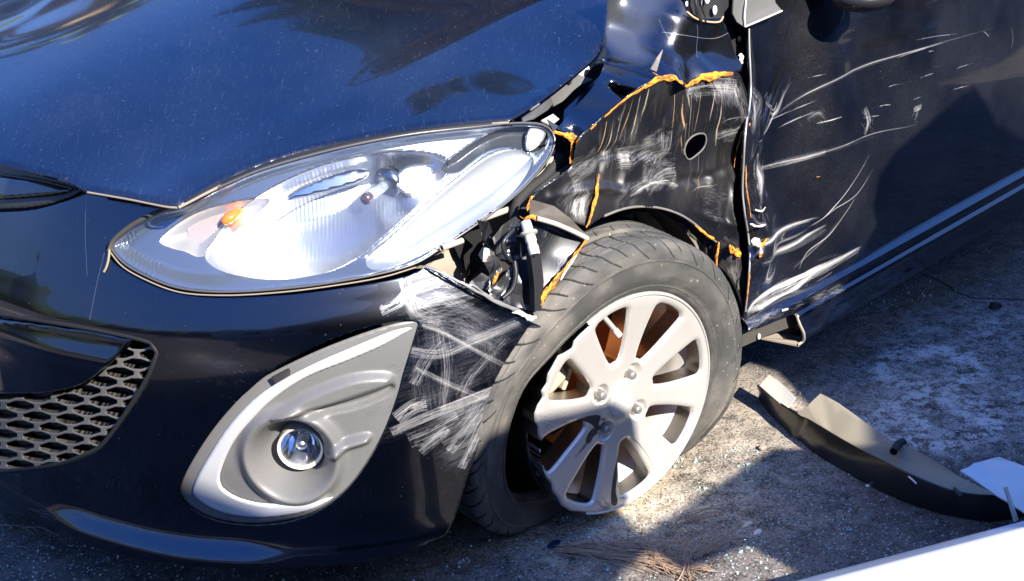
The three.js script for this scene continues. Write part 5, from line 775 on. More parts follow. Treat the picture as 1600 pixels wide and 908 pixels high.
// ---------------------------------------------------------------- wreckage in the gap between lamp, wing and wheel
{
  const Pl = (name, l, mat, t = 0.002, o = {}) => part(name, plate(l, t, o), mat, car);
  Pl('lamp_bracket', [[640, 420, 0.66], [700, 384, 0.66], [752, 350, 0.66], [800, 328, 0.66], [806, 400, 0.64], [770, 470, 0.64], [730, 450, 0.66], [690, 432, 0.68], [664, 420, 0.70]], std(lin(0.36, 0.31, 0.25), 0.8), 0.004, { crumple: 0.004, sub: 2, seed: 2 });
  part('support_rod', tubePx([[742, 346, 0.735], [770, 336, 0.735], [803, 324, 0.735]], 0.0055, 8), std(lin(0.42, 0.38, 0.32), 0.6), car);
  part('support_rod', tubePx([[690, 388, 0.745], [722, 376, 0.745]], 0.0052, 8), std(lin(0.42, 0.38, 0.32), 0.6), car);
  const cr = (l, mat, seed, c = 0.012) => Pl('crumpled_metal', l, mat, 0.0018, { crumple: c, sub: 3, seed });
  cr([[745, 345, 0.76], [764, 348, 0.77], [770, 364, 0.76], [757, 377, 0.775], [772, 392, 0.77], [778, 412, 0.775], [754, 408, 0.765], [747, 398, 0.755], [757, 380, 0.76], [752, 362, 0.755]], M.scrap, 1);
  cr([[770, 372, 0.765], [786, 352, 0.775], [806, 338, 0.78], [814, 346, 0.785], [808, 372, 0.79], [790, 394, 0.785], [776, 398, 0.77]], M.dull, 2);
  cr([[776, 392, 0.77], [800, 372, 0.785], [814, 378, 0.79], [816, 402, 0.795], [800, 412, 0.79], [784, 408, 0.78]], std(lin(0.035, 0.04, 0.05), 0.25, 0.5), 3, 0.02);
  cr([[752, 402, 0.765], [774, 404, 0.775], [786, 420, 0.78], [776, 440, 0.785], [768, 460, 0.785], [760, 448, 0.775], [766, 428, 0.77]], M.scrap, 4);
  cr([[733, 444, 0.755], [752, 426, 0.765], [762, 432, 0.77], [764, 452, 0.775], [748, 452, 0.765]], M.dull, 5);
  cr([[766, 462, 0.785], [788, 430, 0.79], [812, 406, 0.80], [834, 395, 0.80], [842, 488, 0.82], [820, 484, 0.812], [790, 474, 0.80]], std(lin(0.05, 0.052, 0.06), 0.32, 0.6), 6, 0.014);
  cr([[700, 360, 0.70], [750, 340, 0.70], [760, 410, 0.68], [732, 430, 0.68], [716, 400, 0.70]], M.void, 7, 0.004);
  part('filler_crust', crust([[779, 424, 0.80, 3], [775, 434, 0.80, 4.5], [770, 444, 0.80, 4]], { seed: 71, flat: 0.4 }), M.orange, car); part('filler_crust', crust([[812, 338, 0.81, 1], [822, 344, 0.81, 1]], { seed: 72 }), M.orange, car);
  part('hose', tubePx([[786, 466, 0.80], [800, 452, 0.806], [806, 430, 0.806], [804, 408, 0.80]], 0.004, 8), M.satin, car);
  part('hose', tubePx([[800, 410, 0.79], [790, 398, 0.795], [786, 380, 0.795], [796, 366, 0.795], [810, 352, 0.79]], 0.0035, 8), M.satin, car);
  part('hose', tubePx([[803, 345, 0.75], [808, 318, 0.75], [826, 296, 0.75], [852, 276, 0.75], [876, 244, 0.75]], 0.010, 10), M.rubber, car);
  part('hose', tubePx([[815, 330, 0.765], [838, 300, 0.765], [866, 276, 0.765], [888, 262, 0.765]], 0.005, 10), M.rubber, car);
  part('lamp_mount', plate([[838, 282, 0.75], [858, 262, 0.75], [868, 234, 0.75], [864, 250, 0.75], [850, 286, 0.75]], 0.008), M.cream, car); part('lamp_mount', plate([[840, 302, 0.755], [868, 280, 0.755], [874, 270, 0.755], [862, 294, 0.755]], 0.004), M.tan, car);
  // pale bulb holder hanging on its lead, black duct under it
  const a = on(821, 345, 'z', 0.815), b = on(836, 399, 'z', 0.845), d = b.clone().sub(a), q = new THREE.Quaternion().setFromUnitVectors(V(0, 1, 0), d.clone().normalize()), l = d.length();
  const lat = (prof, n, s = [1, 1]) => new THREE.LatheGeometry(prof.map(([r, t]) => new THREE.Vector2(r, t * l)), n).applyQuaternion(q).translate(a.x, a.y, a.z), cream = std(lin(0.55, 0.53, 0.46), 0.45);
  const so = part('bulb_holder', lat([[0.0001, 0], [0.009, 0.01], [0.0098, 0.12], [0.0098, 0.30], [0.0085, 0.32]], 6), cream, car);
  part('holder_flange', lat([[0.0085, 0.30], [0.0142, 0.32], [0.0150, 0.36], [0.0142, 0.40], [0.009, 0.43]], 22), std(lin(0.40, 0.39, 0.35), 0.5), so);
  part('holder_plug', lat([[0.0092, 0.42], [0.0098, 0.60], [0.0085, 0.62], [0.0085, 0.72], [0.0096, 0.74], [0.0092, 0.97], [0.006, 1.0], [0.0055, 0.9], [0.0001, 0.88]], 9), cream, so);
  part('plastic_duct', plate([[829, 398, 0.832], [845, 398, 0.834], [850, 440, 0.836], [846, 486, 0.836], [836, 486, 0.834], [834, 440, 0.834]], 0.012), M.satin, car);
  part('duct_edge', tubePx([[830, 398, 0.836], [835, 440, 0.838], [837, 486, 0.838]], 0.0018, 6), M.scrap, car);
  part('torn_bumper_edge', crust([[664, 416, 0.735, 2], [700, 432, 0.765, 2.5], [740, 452, 0.79, 2.5], [780, 474, 0.808, 3], [815, 490, 0.82, 4], [846, 510, 0.828, 2.5]], { seed: 81, flat: 0.5, jag: 0.7 }), std(lin(0.22, 0.22, 0.225), 0.4, 0.3), car);
  part('torn_bumper_edge', crust([[690, 424, 0.755, 2], [725, 444, 0.78, 3.5], [742, 448, 0.79, 2], [770, 468, 0.80, 3], [800, 480, 0.815, 3]], { seed: 82, flat: 0.5, jag: 0.8 }), std(lin(0.33, 0.33, 0.34), 0.38, 0.4), car);
  part('torn_bumper_edge', crust([[800, 488, 0.822, 3], [822, 494, 0.828, 5], [838, 498, 0.83, 4]], { seed: 83, flat: 0.5, jag: 0.8 }), std(lin(0.5, 0.49, 0.48), 0.5), car);
  // slot between hood and wing
  Pl('hood_bracket', [[815, 176, 0.70], [842, 158, 0.69], [862, 150, 0.69], [868, 158, 0.69], [856, 172, 0.70], [834, 186, 0.71], [818, 190, 0.71]], std(lin(0.22, 0.22, 0.225), 0.35, 0.7), 0.003, { crumple: 0.003, sub: 2 });
  Pl('hood_bracket', [[860, 150, 0.69], [905, 116, 0.665], [928, 124, 0.675], [908, 132, 0.675], [898, 140, 0.68], [880, 158, 0.69], [866, 166, 0.695]], std(lin(0.25, 0.245, 0.24), 0.4, 0.6), 0.003, { crumple: 0.003, sub: 2, seed: 3 });
  part('bracket_hole', new THREE.CylinderGeometry(0.009, 0.009, 0.003, 20).rotateX(Math.PI / 2).rotateY(0.4).scale(1, 0.6, 1).translate(...on(890, 127, 'z', 0.676).toArray()), M.void, car);
  Pl('hood_inner_edge', [[900, 120, 0.66], [925, 92, 0.65], [944, 66, 0.64], [946, 72, 0.645], [930, 100, 0.655], [912, 122, 0.665]], std(lin(0.52, 0.49, 0.44), 0.5), 0.003);
  Pl('inner_panel', [[876, 196, 0.72], [882, 172, 0.715], [898, 152, 0.705], [938, 118, 0.69], [930, 136, 0.70], [900, 170, 0.72], [880, 196, 0.735]], M.paint, 0.003);
  Pl('inner_panel', [[846, 188, 0.715], [864, 178, 0.71], [874, 186, 0.72], [862, 196, 0.725]], std(lin(0.45, 0.44, 0.42), 0.5), 0.003);
  Pl('lens_shard', [[855, 186, 0.74], [874, 198, 0.755], [876, 206, 0.76], [864, 204, 0.755]], M.scrap, 0.002);
  Pl('metal_splinter', [[1017, 108, 0.84], [1026, 92, 0.85], [1036, 78, 0.85], [1030, 98, 0.85], [1026, 112, 0.845]], std(lin(0.5, 0.45, 0.4), 0.4, 0.5), 0.002);
}

// ---------------------------------------------------------------- ground
const TILE = 3.4, GX = -1.4, GZ = -1.3;
{
  const N = 2048, c = document.createElement('canvas'); c.width = c.height = N; const k = c.getContext('2d');
  const XY = (P) => [((P.x - GX) / TILE) * N, ((P.z - GZ) / TILE) * N], px = (x, y) => XY(gnd(x, y));
  const spots = [[1450, 575, 0.13, 0.75], [1460, 655, 0.14, 0.8], [1395, 670, 0.08, 0.9], [1560, 520, 0.20, 0.36], [1380, 600, 0.2, 0.25], [1500, 620, 0.26, 0.36], [1590, 640, 0.2, 0.36], [1430, 520, 0.2, 0.25]].map(([x, y, r, s]) => { const P = gnd(x, y); return [P.x, P.z, r, s]; });
  const step = 2, img = k.createImageData(N, N), f8 = (x) => 255 * (x <= 0.0031308 ? 12.92 * x : 1.055 * Math.pow(x, 1 / 2.4) - 0.055);
  const hgt = new Uint8ClampedArray(N * N);
  for (let j = 0; j < N; j++) for (let i = 0; i < N; i++) {
    const x = GX + i / N * TILE, z = GZ + j / N * TILE;
    let salt = 0; if (x > 0.3) for (const [sx, sz, r, s] of spots) { const d = Math.hypot((x - sx) * 0.9, z - sz) / r; salt = Math.max(salt, s * Math.exp(-d * d * 1.2) + (s > 0.7 ? 0.6 * s * Math.exp(-(((d - 0.8) / 0.2) ** 2)) : 0)); if (s > 0.7) salt -= 0.62 * Math.exp(-d * d * 7); }
    const g = hash(i, j, 1), g2 = hash(i >> 1, j >> 1, 2), n1 = fbm(x * 40, z * 40, 1, 3), n2 = fbm(x * 5, z * 5, 4, 3), fl = fbm(x * 70, z * 70, 7, 2);
    const sunWedge = Math.exp(-(((x - 0.2) / 0.48) ** 2) - (((z - 0.80) / 0.25) ** 2)) * clamp(0.75 + 0.5 * n2); let a = (0.066 + 0.38 * sunWedge) * (1 + 0.45 * n2 + 0.7 * n1 + 0.9 * (g2 - 0.5)) + 0.05 * (g - 0.5);  // sunlight on the ground painted in as a lighter, warmer patch
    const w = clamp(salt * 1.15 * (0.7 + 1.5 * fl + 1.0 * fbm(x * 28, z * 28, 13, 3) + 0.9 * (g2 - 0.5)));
    let q = [a * 1.14, a * (0.98 - 0.03 * sunWedge), a * (0.86 - 0.22 * sunWedge)]; q = q.map((v, m) => lerp(v, [0.56, 0.56, 0.55][m], w * 0.75));
    if (g2 > 0.975) q = q.map((v) => lerp(v, 0.5, 0.6)); if (g2 < 0.05) q = q.map((v) => v * 0.35);
    const o = 4 * (j * N + i); for (let m = 0; m < 3; m++) img.data[o + m] = f8(clamp(q[m], 0.005, 1)); img.data[o + 3] = 255; hgt[j * N + i] = 128 + 90 * n1 + 60 * (g2 - 0.5);
  }
  k.putImageData(img, 0, 0);
  // cracks and the joint between slabs
  const crack = (l, w, a) => { const p = smooth(l.map(([x, y]) => px(x, y)), 8, false); k.strokeStyle = css(0.008, 0.008, 0.008, a); k.lineWidth = w; k.beginPath(); p.forEach((q, i) => i ? k.lineTo(q[0] + 2 * noise(i * 0.7, 3, 1), q[1] + 2 * noise(i * 0.7, 8, 1)) : k.moveTo(q[0], q[1])); k.stroke(); };
  crack([[1440, 428], [1470, 440], [1500, 458], [1525, 466], [1570, 467], [1640, 470]], 5, 0.95); crack([[1550, 380], [1580, 384], [1620, 390]], 3, 0.6);
  const r = rng(99); for (let n = 0; n < 5200; n++) { const x = r() * N, y = r() * N, s = 0.5 + r() * r() * 2.2; k.fillStyle = css(0.6, 0.6, 0.58, 0.25 + 0.5 * r()); k.beginPath(); k.ellipse(x, y, s, s * (0.4 + 0.5 * r()), r() * 3, 0, 7); k.fill(); }
  const tex = new THREE.CanvasTexture(c); tex.colorSpace = THREE.SRGBColorSpace; tex.wrapS = tex.wrapT = THREE.RepeatWrapping; tex.anisotropy = 8;
  const hd = new Uint8Array(N * N * 4); for (let i = 0; i < N * N; i++) { hd[4 * i] = hd[4 * i + 1] = hd[4 * i + 2] = hgt[i]; hd[4 * i + 3] = 255; }
  const bt = new THREE.DataTexture(hd, N, N); bt.magFilter = THREE.LinearFilter; bt.flipY = true; bt.wrapS = bt.wrapT = THREE.RepeatWrapping; bt.needsUpdate = true;
  const gg = new THREE.BufferGeometry(), pos = [], uv = [], idx = [];
  const xs = [-400, -6, GX, GX + TILE, 8, 400], zs = [-400, -6, GZ, GZ + TILE, 8, 400];
  for (const z of zs) for (const x of xs) { pos.push(x, 0, z); uv.push((x - GX) / TILE, 1 - (z - GZ) / TILE); }
  for (let j = 0; j < 5; j++) for (let i = 0; i < 5; i++) { const a = j * 6 + i; idx.push(a, a + 6, a + 1, a + 1, a + 6, a + 7); }
  gg.setAttribute('position', new THREE.Float32BufferAttribute(pos, 3)); gg.setAttribute('uv', new THREE.Float32BufferAttribute(uv, 2)); gg.setIndex(idx); gg.computeVertexNormals();
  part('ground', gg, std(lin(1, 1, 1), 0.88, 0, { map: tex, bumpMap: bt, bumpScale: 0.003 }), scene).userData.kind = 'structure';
}
// ---------------------------------------------------------------- broken glass, needles, chips
{
  const r = rng(1234), g = new THREE.DodecahedronGeometry(1, 0), spots = [];
  const zone = (x0, y0, x1, y1, n, s) => { for (let i = 0; i < n; i++) { const P = gnd(lerp(x0, x1, r()), lerp(y0, y1, r())); spots.push([P, s * (0.35 + r() * r() * 1.1)]); } };
  const band = (a, b, w, n, s) => { for (let i = 0; i < n; i++) { const t = r(), P = gnd(lerp(a[0], b[0], t) + (r() + r() - 1) * w, lerp(a[1], b[1], t) + (r() + r() - 1) * w * 0.5); spots.push([P, s * (0.35 + r() * r() * 1.1)]); } };
  zone(700, 820, 960, 905, 150, 0.0026); zone(940, 830, 1250, 905, 130, 0.0026); zone(1060, 720, 1330, 860, 170, 0.0026); zone(1000, 760, 1110, 830, 90, 0.0025); band([1020, 735], [1180, 700], 20, 60, 0.0028); band([1260, 520], [1480, 440], 40, 90, 0.0028); zone(1200, 540, 1600, 620, 70, 0.0026); zone(0, 850, 300, 908, 110, 0.0028); zone(300, 880, 720, 908, 50, 0.0026); band([870, 812], [1000, 812], 14, 60, 0.0026); zone(1290, 690, 1500, 830, 40, 0.0024); band([1190, 720], [1150, 780], 30, 30, 0.003); band([1140, 875], [1180, 855], 16, 8, 0.003);
  const im = new THREE.InstancedMesh(g, phys(lin(0.66, 0.86, 0.84), 0.12, 0, { transmission: 0.45, thickness: 0, clearcoat: 1 }), spots.length), m4 = new THREE.Matrix4(), q = new THREE.Quaternion(), e = new THREE.Euler();
  spots.forEach(([P, s], i) => { q.setFromEuler(e.set(r() * 6, r() * 6, r() * 6)); m4.compose(V(P.x, s * 0.5, P.z), q, V(s * (0.7 + r() * 0.7), s * 0.6, s)); im.setMatrixAt(i, m4); });
  im.name = 'glass_crumbs'; im.castShadow = im.receiveShadow = true; im.userData = { label: 'pale green crumbs of broken window glass scattered on the ground', category: 'broken glass', kind: 'stuff' }; scene.add(im);
  // grit
  const grit = new THREE.InstancedMesh(new THREE.IcosahedronGeometry(1, 0), std(lin(0.30, 0.27, 0.23), 0.9), 1500);
  for (let i = 0; i < 1500; i++) { const P = gnd(r() * 1700 - 50, 420 + 500 * Math.sqrt(r())), s = 0.0007 + 0.0016 * r() * r(); q.setFromEuler(e.set(r() * 6, r() * 6, r() * 6)); m4.compose(V(P.x, s * 0.4, P.z), q, V(s * 1.4, s, s)); grit.setMatrixAt(i, m4); grit.setColorAt(i, new THREE.Color().setScalar(0.3 + 1.4 * r() * r())); }
  grit.name = 'grit'; grit.castShadow = grit.receiveShadow = true; grit.userData = { label: 'fine sandy grit spread over the ground', category: 'grit', kind: 'stuff' }; scene.add(grit);
}
function needles(label, list, n, seed, len, lift) {
  const r = rng(seed), gs = [];
  for (let k = 0; k < n; k++) {
    const [x, y, dx, dy, sp] = list[Math.floor(r() * list.length)], L = len * (0.4 + 0.9 * r()), A = gnd(x + (r() - 0.5) * sp, y + (r() - 0.5) * sp * 0.5), B = gnd(x + dx, y + dy).sub(gnd(x, y)).normalize(), ang = (r() + r() - 1) * 0.35, D = V(B.x * Math.cos(ang) - B.z * Math.sin(ang), 0, B.x * Math.sin(ang) + B.z * Math.cos(ang));
    const h0 = 0.002 + r() * 0.006, h1 = h0 + r() * lift, P1 = A.clone().addScaledVector(D, L * 0.5).add(V((r() - 0.5) * 0.02, (h0 + h1) / 2 + r() * 0.008, (r() - 0.5) * 0.02)), P2 = A.clone().addScaledVector(D, L).add(V(0, h1, 0));
    gs.push(tube([A.add(V(0, h0, 0)), P1, P2], 0.0006 + r() * 0.0005, 3, 6));
  }
  const m = part('dry_needles', mergeGeometries(gs), std(lin(0.40, 0.28, 0.19), 0.85), scene); m.userData = { label, category: 'dry needles', kind: 'stuff' };
}
needles('dry brown pine needles lying in front of the flat wheel', [[880, 862, 100, 8, 26], [930, 868, 100, 14, 30], [980, 872, 90, 22, 30], [1010, 876, 80, 26, 26], [960, 858, 100, 10, 20]], 190, 61, 0.10, 0.004);
needles('twiggy dry needles at the bottom edge right of the wheel', [[1070, 906, 6, -60, 30], [1068, 880, -6, -60, 20], [1064, 820, 70, -8, 20], [1085, 872, 60, -26, 20], [1050, 896, -40, -50, 30]], 60, 62, 0.09, 0.02);
needles('thin straw lying on the ground by the bumper chin', [[0, 824, 90, 14, 3], [40, 828, 80, 8, 3]], 4, 63, 0.08, 0.001);
{
  const chip = (name, label, cat, x, y, s, mat, sq = [1, 0.35, 0.7], det = 1, seed = 1) => { const g = new THREE.IcosahedronGeometry(s, det), p = g.attributes.position; for (let m = 0; m < p.count; m++) { const w = 0.75 + 0.5 * hash(Math.round(p.getX(m) * 1e4), Math.round(p.getY(m) * 1e4), seed); p.setXYZ(m, p.getX(m) * w * sq[0], p.getY(m) * w * sq[1], p.getZ(m) * w * sq[2]); } g.computeVertexNormals(); const P = gnd(x, y), m = part(name, g, mat, scene); m.position.set(P.x, s * sq[1] * 0.6, P.z); m.userData = { label, category: cat }; return m; };
  chip('plastic_chip', 'small dark blue plastic chip on the ground below the flat tyre', 'plastic chip', 866, 852, 0.014, phys(lin(0.01, 0.02, 0.05), 0.4, 0, {}), [1, 0.3, 0.6], 2, 3);
  chip('stone', 'small pinkish stone at the end of the sunlit patch', 'stone', 1192, 702, 0.010, std(lin(0.42, 0.30, 0.22), 0.9), [1, 0.6, 0.8], 1, 4);
  chip('stone', 'black pebble on the pale shaded ground under the cracked joint', 'stone', 1555, 481, 0.016, std(lin(0.012, 0.012, 0.014), 0.8), [1, 0.6, 0.9], 1, 5);
  chip('leaf_scrap', 'pale yellow leaf scrap lying near the twigs', 'leaf scrap', 1168, 820, 0.011, std(lin(0.45, 0.42, 0.30), 0.8), [1.2, 0.12, 0.5], 2, 6);
  chip('leaf_scrap', 'pinkish white scrap just below the pale yellow leaf', 'leaf scrap', 1184, 832, 0.009, std(lin(0.6, 0.5, 0.46), 0.8), [1.2, 0.2, 0.6], 1, 7);
  chip('paper_crumb', 'tiny white crumb in front of the black strip', 'paper crumb', 1357, 759, 0.006, std(lin(0.7, 0.7, 0.7), 0.8), [1.3, 0.3, 0.7], 1, 8);
}
// ---------------------------------------------------------------- black trim strip broken off, lying on the ground
const strip = thing('broken_sill_trim', 'black plastic trim strip broken off and lying behind the flat wheel', 'trim strip');
{
  const base = smooth([[1189, 622], [1205, 645], [1232, 672], [1270, 706], [1310, 731], [1355, 757], [1400, 779], [1450, 797], [1500, 809], [1550, 815], [1610, 806]], 6, false), top = smooth([[1186, 602], [1206, 619], [1240, 643], [1280, 667], [1322, 692], [1362, 713], [1400, 732], [1445, 752], [1490, 768], [1540, 775], [1600, 774]], 6, false);
  const n = base.length, A = base.map(([x, y]) => gnd(x, y, 0.001)), pos = [], idx = [];
  const T = top.map(([x, y], i) => { // the wall stands on its foot and leans a little towards the picture's upper right
    const foot = A[i], d = ray(x, y), k = d.clone(); let best = null, bd = 1e9; for (let t = 1.5; t < 4; t += 0.004) { const P = CAM.clone().addScaledVector(d, t), e = Math.hypot(P.x - foot.x, P.z - foot.z) + Math.abs(P.y - 0.055) * 0.25; if (e < bd) { bd = e; best = P; } } return best; });
  // section: outer wall, rolled top edge, inner wall
  const rows = A.map((a, i) => { const t = T[i], B = A[Math.min(n - 1, i + 1)], C = A[Math.max(0, i - 1)], D = B.clone().sub(C).setY(0).normalize(), O = V(D.z, 0, -D.x); if (O.dot(V(0.5, 0, -0.8)) > 0) O.negate(); const mid = a.clone().lerp(t, 0.5).addScaledVector(O, 0.004), w = 0.004; return [a, mid, t, t.clone().addScaledVector(O, -w * 0.5).add(V(0, 0.002, 0)), t.clone().addScaledVector(O, -w * 1.4), mid.clone().addScaledVector(O, -w * 1.4), a.clone().addScaledVector(O, -w * 1.4)]; });
  const m = rows[0].length; for (const r of rows) for (const p of r) pos.push(p.x, p.y, p.z); for (let i = 0; i < n - 1; i++) for (let k = 0; k < m; k++) { const a = i * m + k, b = i * m + (k + 1) % m; idx.push(a, b, b + m, a, b + m, a + m); }
  const g = new THREE.BufferGeometry(); g.setAttribute('position', new THREE.Float32BufferAttribute(pos, 3)); g.setIndex(idx); g.computeVertexNormals();
  part('trim_wall', g, phys(lin(0.006, 0.006, 0.008), 0.35, 0, { clearcoat: 0.6, clearcoatRoughness: 0.15, side: THREE.DoubleSide }), strip);
  const FL2 = TOP0(() => 0), fl = (l, name, y0, y1, mat, cr = 0.002) => { const P = l.map(([x, y, h]) => gnd(x, y, h)); return part(name, plateFrom(P, 0.003, cr), mat, strip); };
  function plateFrom(P, t, cr) { const c2 = P.map((p) => new THREE.Vector2(p.x, -p.z)), rev = THREE.ShapeUtils.area(c2) < 0; if (rev) { P.reverse(); c2.reverse(); } let tri = THREE.ShapeUtils.triangulateShape(c2, []).map((q) => q.map((k) => P[k].clone())); for (let s = 0; s < 3; s++) tri = tri.flatMap(([a, b, c]) => { const ab = a.clone().lerp(b, 0.5), bc = b.clone().lerp(c, 0.5), ca = c.clone().lerp(a, 0.5); return [[a, ab, ca], [ab, b, bc], [ca, bc, c], [ab, bc, ca]]; }); const pos = []; const w = (p) => V(p.x, p.y + cr * fbm(p.x * 18, p.z * 18, 3, 3), p.z); for (const q of tri) for (const p of q) { const v = w(p); pos.push(v.x, v.y, v.z); } for (const [a, b, c] of tri) for (const p of [a, c, b]) { const v = w(p); pos.push(v.x, v.y - t, v.z); } for (let i = 0; i < P.length; i++) { const a = w(P[i]), b = w(P[(i + 1) % P.length]); for (const v of [a, V(a.x, a.y - t, a.z), V(b.x, b.y - t, b.z), a, V(b.x, b.y - t, b.z), b]) pos.push(v.x, v.y, v.z); } const g = new THREE.BufferGeometry(); g.setAttribute('position', new THREE.Float32BufferAttribute(pos, 3)); const gm = mergeVertices(g, 1e-5); gm.computeVertexNormals(); return toCreasedNormals(gm, 0.6); }
  const dust = std(lin(0.30, 0.26, 0.19), 0.85);
  fl([[1187, 602, 0.055], [1202, 585, 0.06], [1222, 600, 0.055], [1244, 621, 0.05], [1229, 640, 0.04]], 'trim_end', 0, 0, std(lin(0.42, 0.40, 0.36), 0.8));
  fl([[1246, 645, 0.030], [1262, 634, 0.045], [1282, 615, 0.062], [1310, 630, 0.06], [1345, 655, 0.055], [1392, 688, 0.045], [1404, 690, 0.05], [1452, 715, 0.045], [1500, 745, 0.035], [1560, 775, 0.02], [1545, 790, 0.012], [1480, 780, 0.012], [1380, 735, 0.012], [1300, 690, 0.014]], 'trim_floor', 0, 0, dust);
  part('trim_rib', tubePx([[1396, 706, 0], [1404, 694, 0], [1412, 690, 0]].map(([x, y]) => [x, y, 0.05]), 0.008, 8, 10, 'y'), M.rubber, strip);
  part('clip', tubePx([[1420, 745, 0.062], [1426, 750, 0.064], [1432, 756, 0.062]], 0.0018, 6, 8, 'y'), M.cream, strip); part('clip', tubePx([[1492, 764, 0.06], [1497, 770, 0.064], [1502, 776, 0.06]], 0.004, 6, 8, 'y'), M.dull, strip);
}
// white sheet and its tie
{
  const t = thing('white_sheet', 'bent white plastic sheet at the right edge, resting on the black strip', 'plastic sheet');
  part('sheet', plate([[1500, 735, 0.12], [1524, 724, 0.12], [1534, 722, 0.118], [1562, 713, 0.115], [1600, 728, 0.115], [1680, 756, 0.115], [1680, 850, 0.06], [1600, 800, 0.07], [1560, 775, 0.085]], 0.004, { axis: 'y', crumple: 0.004, sub: 3 }), M.white, t);
  const z = thing('white_tie', 'thin white plastic tie standing up against the white sheet', 'cable tie'); part('tie', plate([[1570, 762, 0.13], [1574, 760, 0.13], [1592, 812, 0.05], [1586, 816, 0.05]], 0.003, { axis: 'y' }), M.white, z);
}

// ---------------------------------------------------------------- white beam in the corner of the picture
{
  const t = thing('white_beam', 'white painted metal beam crossing the lower right corner', 'beam');
  const c0 = gnd(1228, 950, 0.25), c1 = gnd(1600, 850, 0.25), D = c1.clone().sub(c0).normalize(), path = new THREE.CatmullRomCurve3([c0.clone().addScaledVector(D, -0.5), c0, c1, c1.clone().addScaledVector(D, 0.45), c1.clone().addScaledVector(D, 1.0).add(V(0.1, 0, -0.12))]);
  const prof = smooth([[-0.066, -0.03], [-0.066, -0.012], [-0.062, -0.006], [-0.018, 0.018], [0.0, 0.0255], [0.03, 0.026], [0.046, 0.018], [0.05, 0.0], [0.046, -0.03], [0.046, -0.03], [-0.066, -0.03]], 4), n = 60, pos = [], idx = [], m = prof.length;
  for (let i = 0; i <= n; i++) { const P = path.getPoint(i / n), T = path.getTangent(i / n), S = V(T.z, 0, -T.x).multiplyScalar(-1).normalize(); for (const [a, b] of prof) { const q = P.clone().addScaledVector(S, a).add(V(0, b, 0)); pos.push(q.x, q.y, q.z); } }
  for (let i = 0; i < n; i++) for (let k = 0; k < m; k++) { const a = i * m + k, b = i * m + (k + 1) % m; idx.push(a, b, b + m, a, b + m, a + m); }
  const g = new THREE.BufferGeometry(); g.setAttribute('position', new THREE.Float32BufferAttribute(pos, 3)); g.setIndex(idx); g.computeVertexNormals(); part('beam_skin', g, M.white, t);
  for (const f of [0.15, 0.85]) { const P = path.getPoint(f); part('beam_foot', new RoundedBoxGeometry(0.05, 0.23, 0.05, 2, 0.006).translate(P.x, 0.115, P.z), M.scrap, t); }
}
// ---------------------------------------------------------------- two unseen panels added behind the viewer, cut to cast the shade
{
  const cast = (P, z) => { const q = P.clone().addScaledVector(SUN, (z - P.z) / SUN.z); return [q.x, q.y]; };
  const stand = (name, label, z, pts, holes, th) => { const sh = new THREE.Shape(pts.map(([x, y]) => new THREE.Vector2(x, y))); for (const h of holes) sh.holes.push(new THREE.Path(h.map(([x, y]) => new THREE.Vector2(x, y)))); const t = thing(name, label, 'shadow panel'); part('sheet', new THREE.ExtrudeGeometry(sh, { depth: th, bevelEnabled: true, bevelSize: 0.004, bevelThickness: 0.004, bevelSegments: 2 }).translate(0, 0, z), std(lin(0.05, 0.045, 0.04), 0.6, 0.2), t); };
  const slit = [[1122, 884], [1132, 893], [1206, 860], [1204, 846]].map(([x, y]) => gnd(x, y));
  const zl = 4.7, zr = 4.5, L = [NOSE.at(420, 805), NOSE.at(600, 800), NOSE.at(690, 792), on(742, 694, 'z', 0.74), on(800, 668, 'z', 0.80), on(850, 652, 'z', 0.82), on(905, 640, 'z', 0.83), on(962, 626, 'z', 0.83), on(990, 650, 'z', 0.82), on(990, 690, 'z', 0.81), on(975, 740, 'z', 0.80), on(962, 790, 'z', 0.79), gnd(968, 815), gnd(985, 850)].map((P) => cast(P, zl));
  const bl = cast(gnd(-20, 860), zl);
  const eL = L[L.length - 1];
  const n1 = cast(V(-0.25, 0, 1.0), zl), n2 = cast(V(-0.25, 0, 1.4), zl), g0 = cast(V(0.06, 0, 1.03), zr);
  stand('shadow_panel', 'tall dull brown sheet added unseen behind the viewer, its stepped side cut to cast shade', zl, [[bl[0] - 0.9, 0.004], [bl[0] - 0.9, bl[1] + 0.6], [bl[0] - 0.1, bl[1] + 0.35], ...L, [eL[0] - 0.5, n1[1]], [eL[0] - 0.5, n2[1]], [eL[0], n2[1]], [eL[0], 0.004]], [], 0.03);
  const D = [gnd(985, 850), gnd(1100, 774), gnd(1207, 704), gnd(1320, 690, 0.035), gnd(1385, 692, 0.05), gnd(1215, 580), on(1290, 505, 'z', 0.825), on(1308, 470, 'z', 0.825), on(1318, 445, 'z', 0.815), on(1345, 400, 'z', 0.822), on(1376, 348, 'z', 0.83), on(1366, 318, 'z', 0.832), on(1372, 280, 'z', 0.833), on(1400, 238, 'z', 0.836), on(1450, 196, 'z', 0.838), on(1505, 150, 'z', 0.84), on(1521, 137, 'z', 0.84), on(1538, 158, 'z', 0.84), on(1558, 196, 'z', 0.838), on(1600, 216, 'z', 0.836), on(1700, 216, 'z', 0.836)].map((P) => cast(P, zr));
  const s2 = slit.map((P) => cast(P, zr));
  const e = D[D.length - 1];
  stand('shadow_panel', 'dull brown sheet added unseen behind the viewer, its peaked top cut to cast shade', zr, [[g0[0], 0.004], g0, [D[0][0], g0[1] + 0.03], ...D, [e[0] + 1.5, e[1] + 0.1], [e[0] + 1.5, 0.004]], [], 0.03);
}
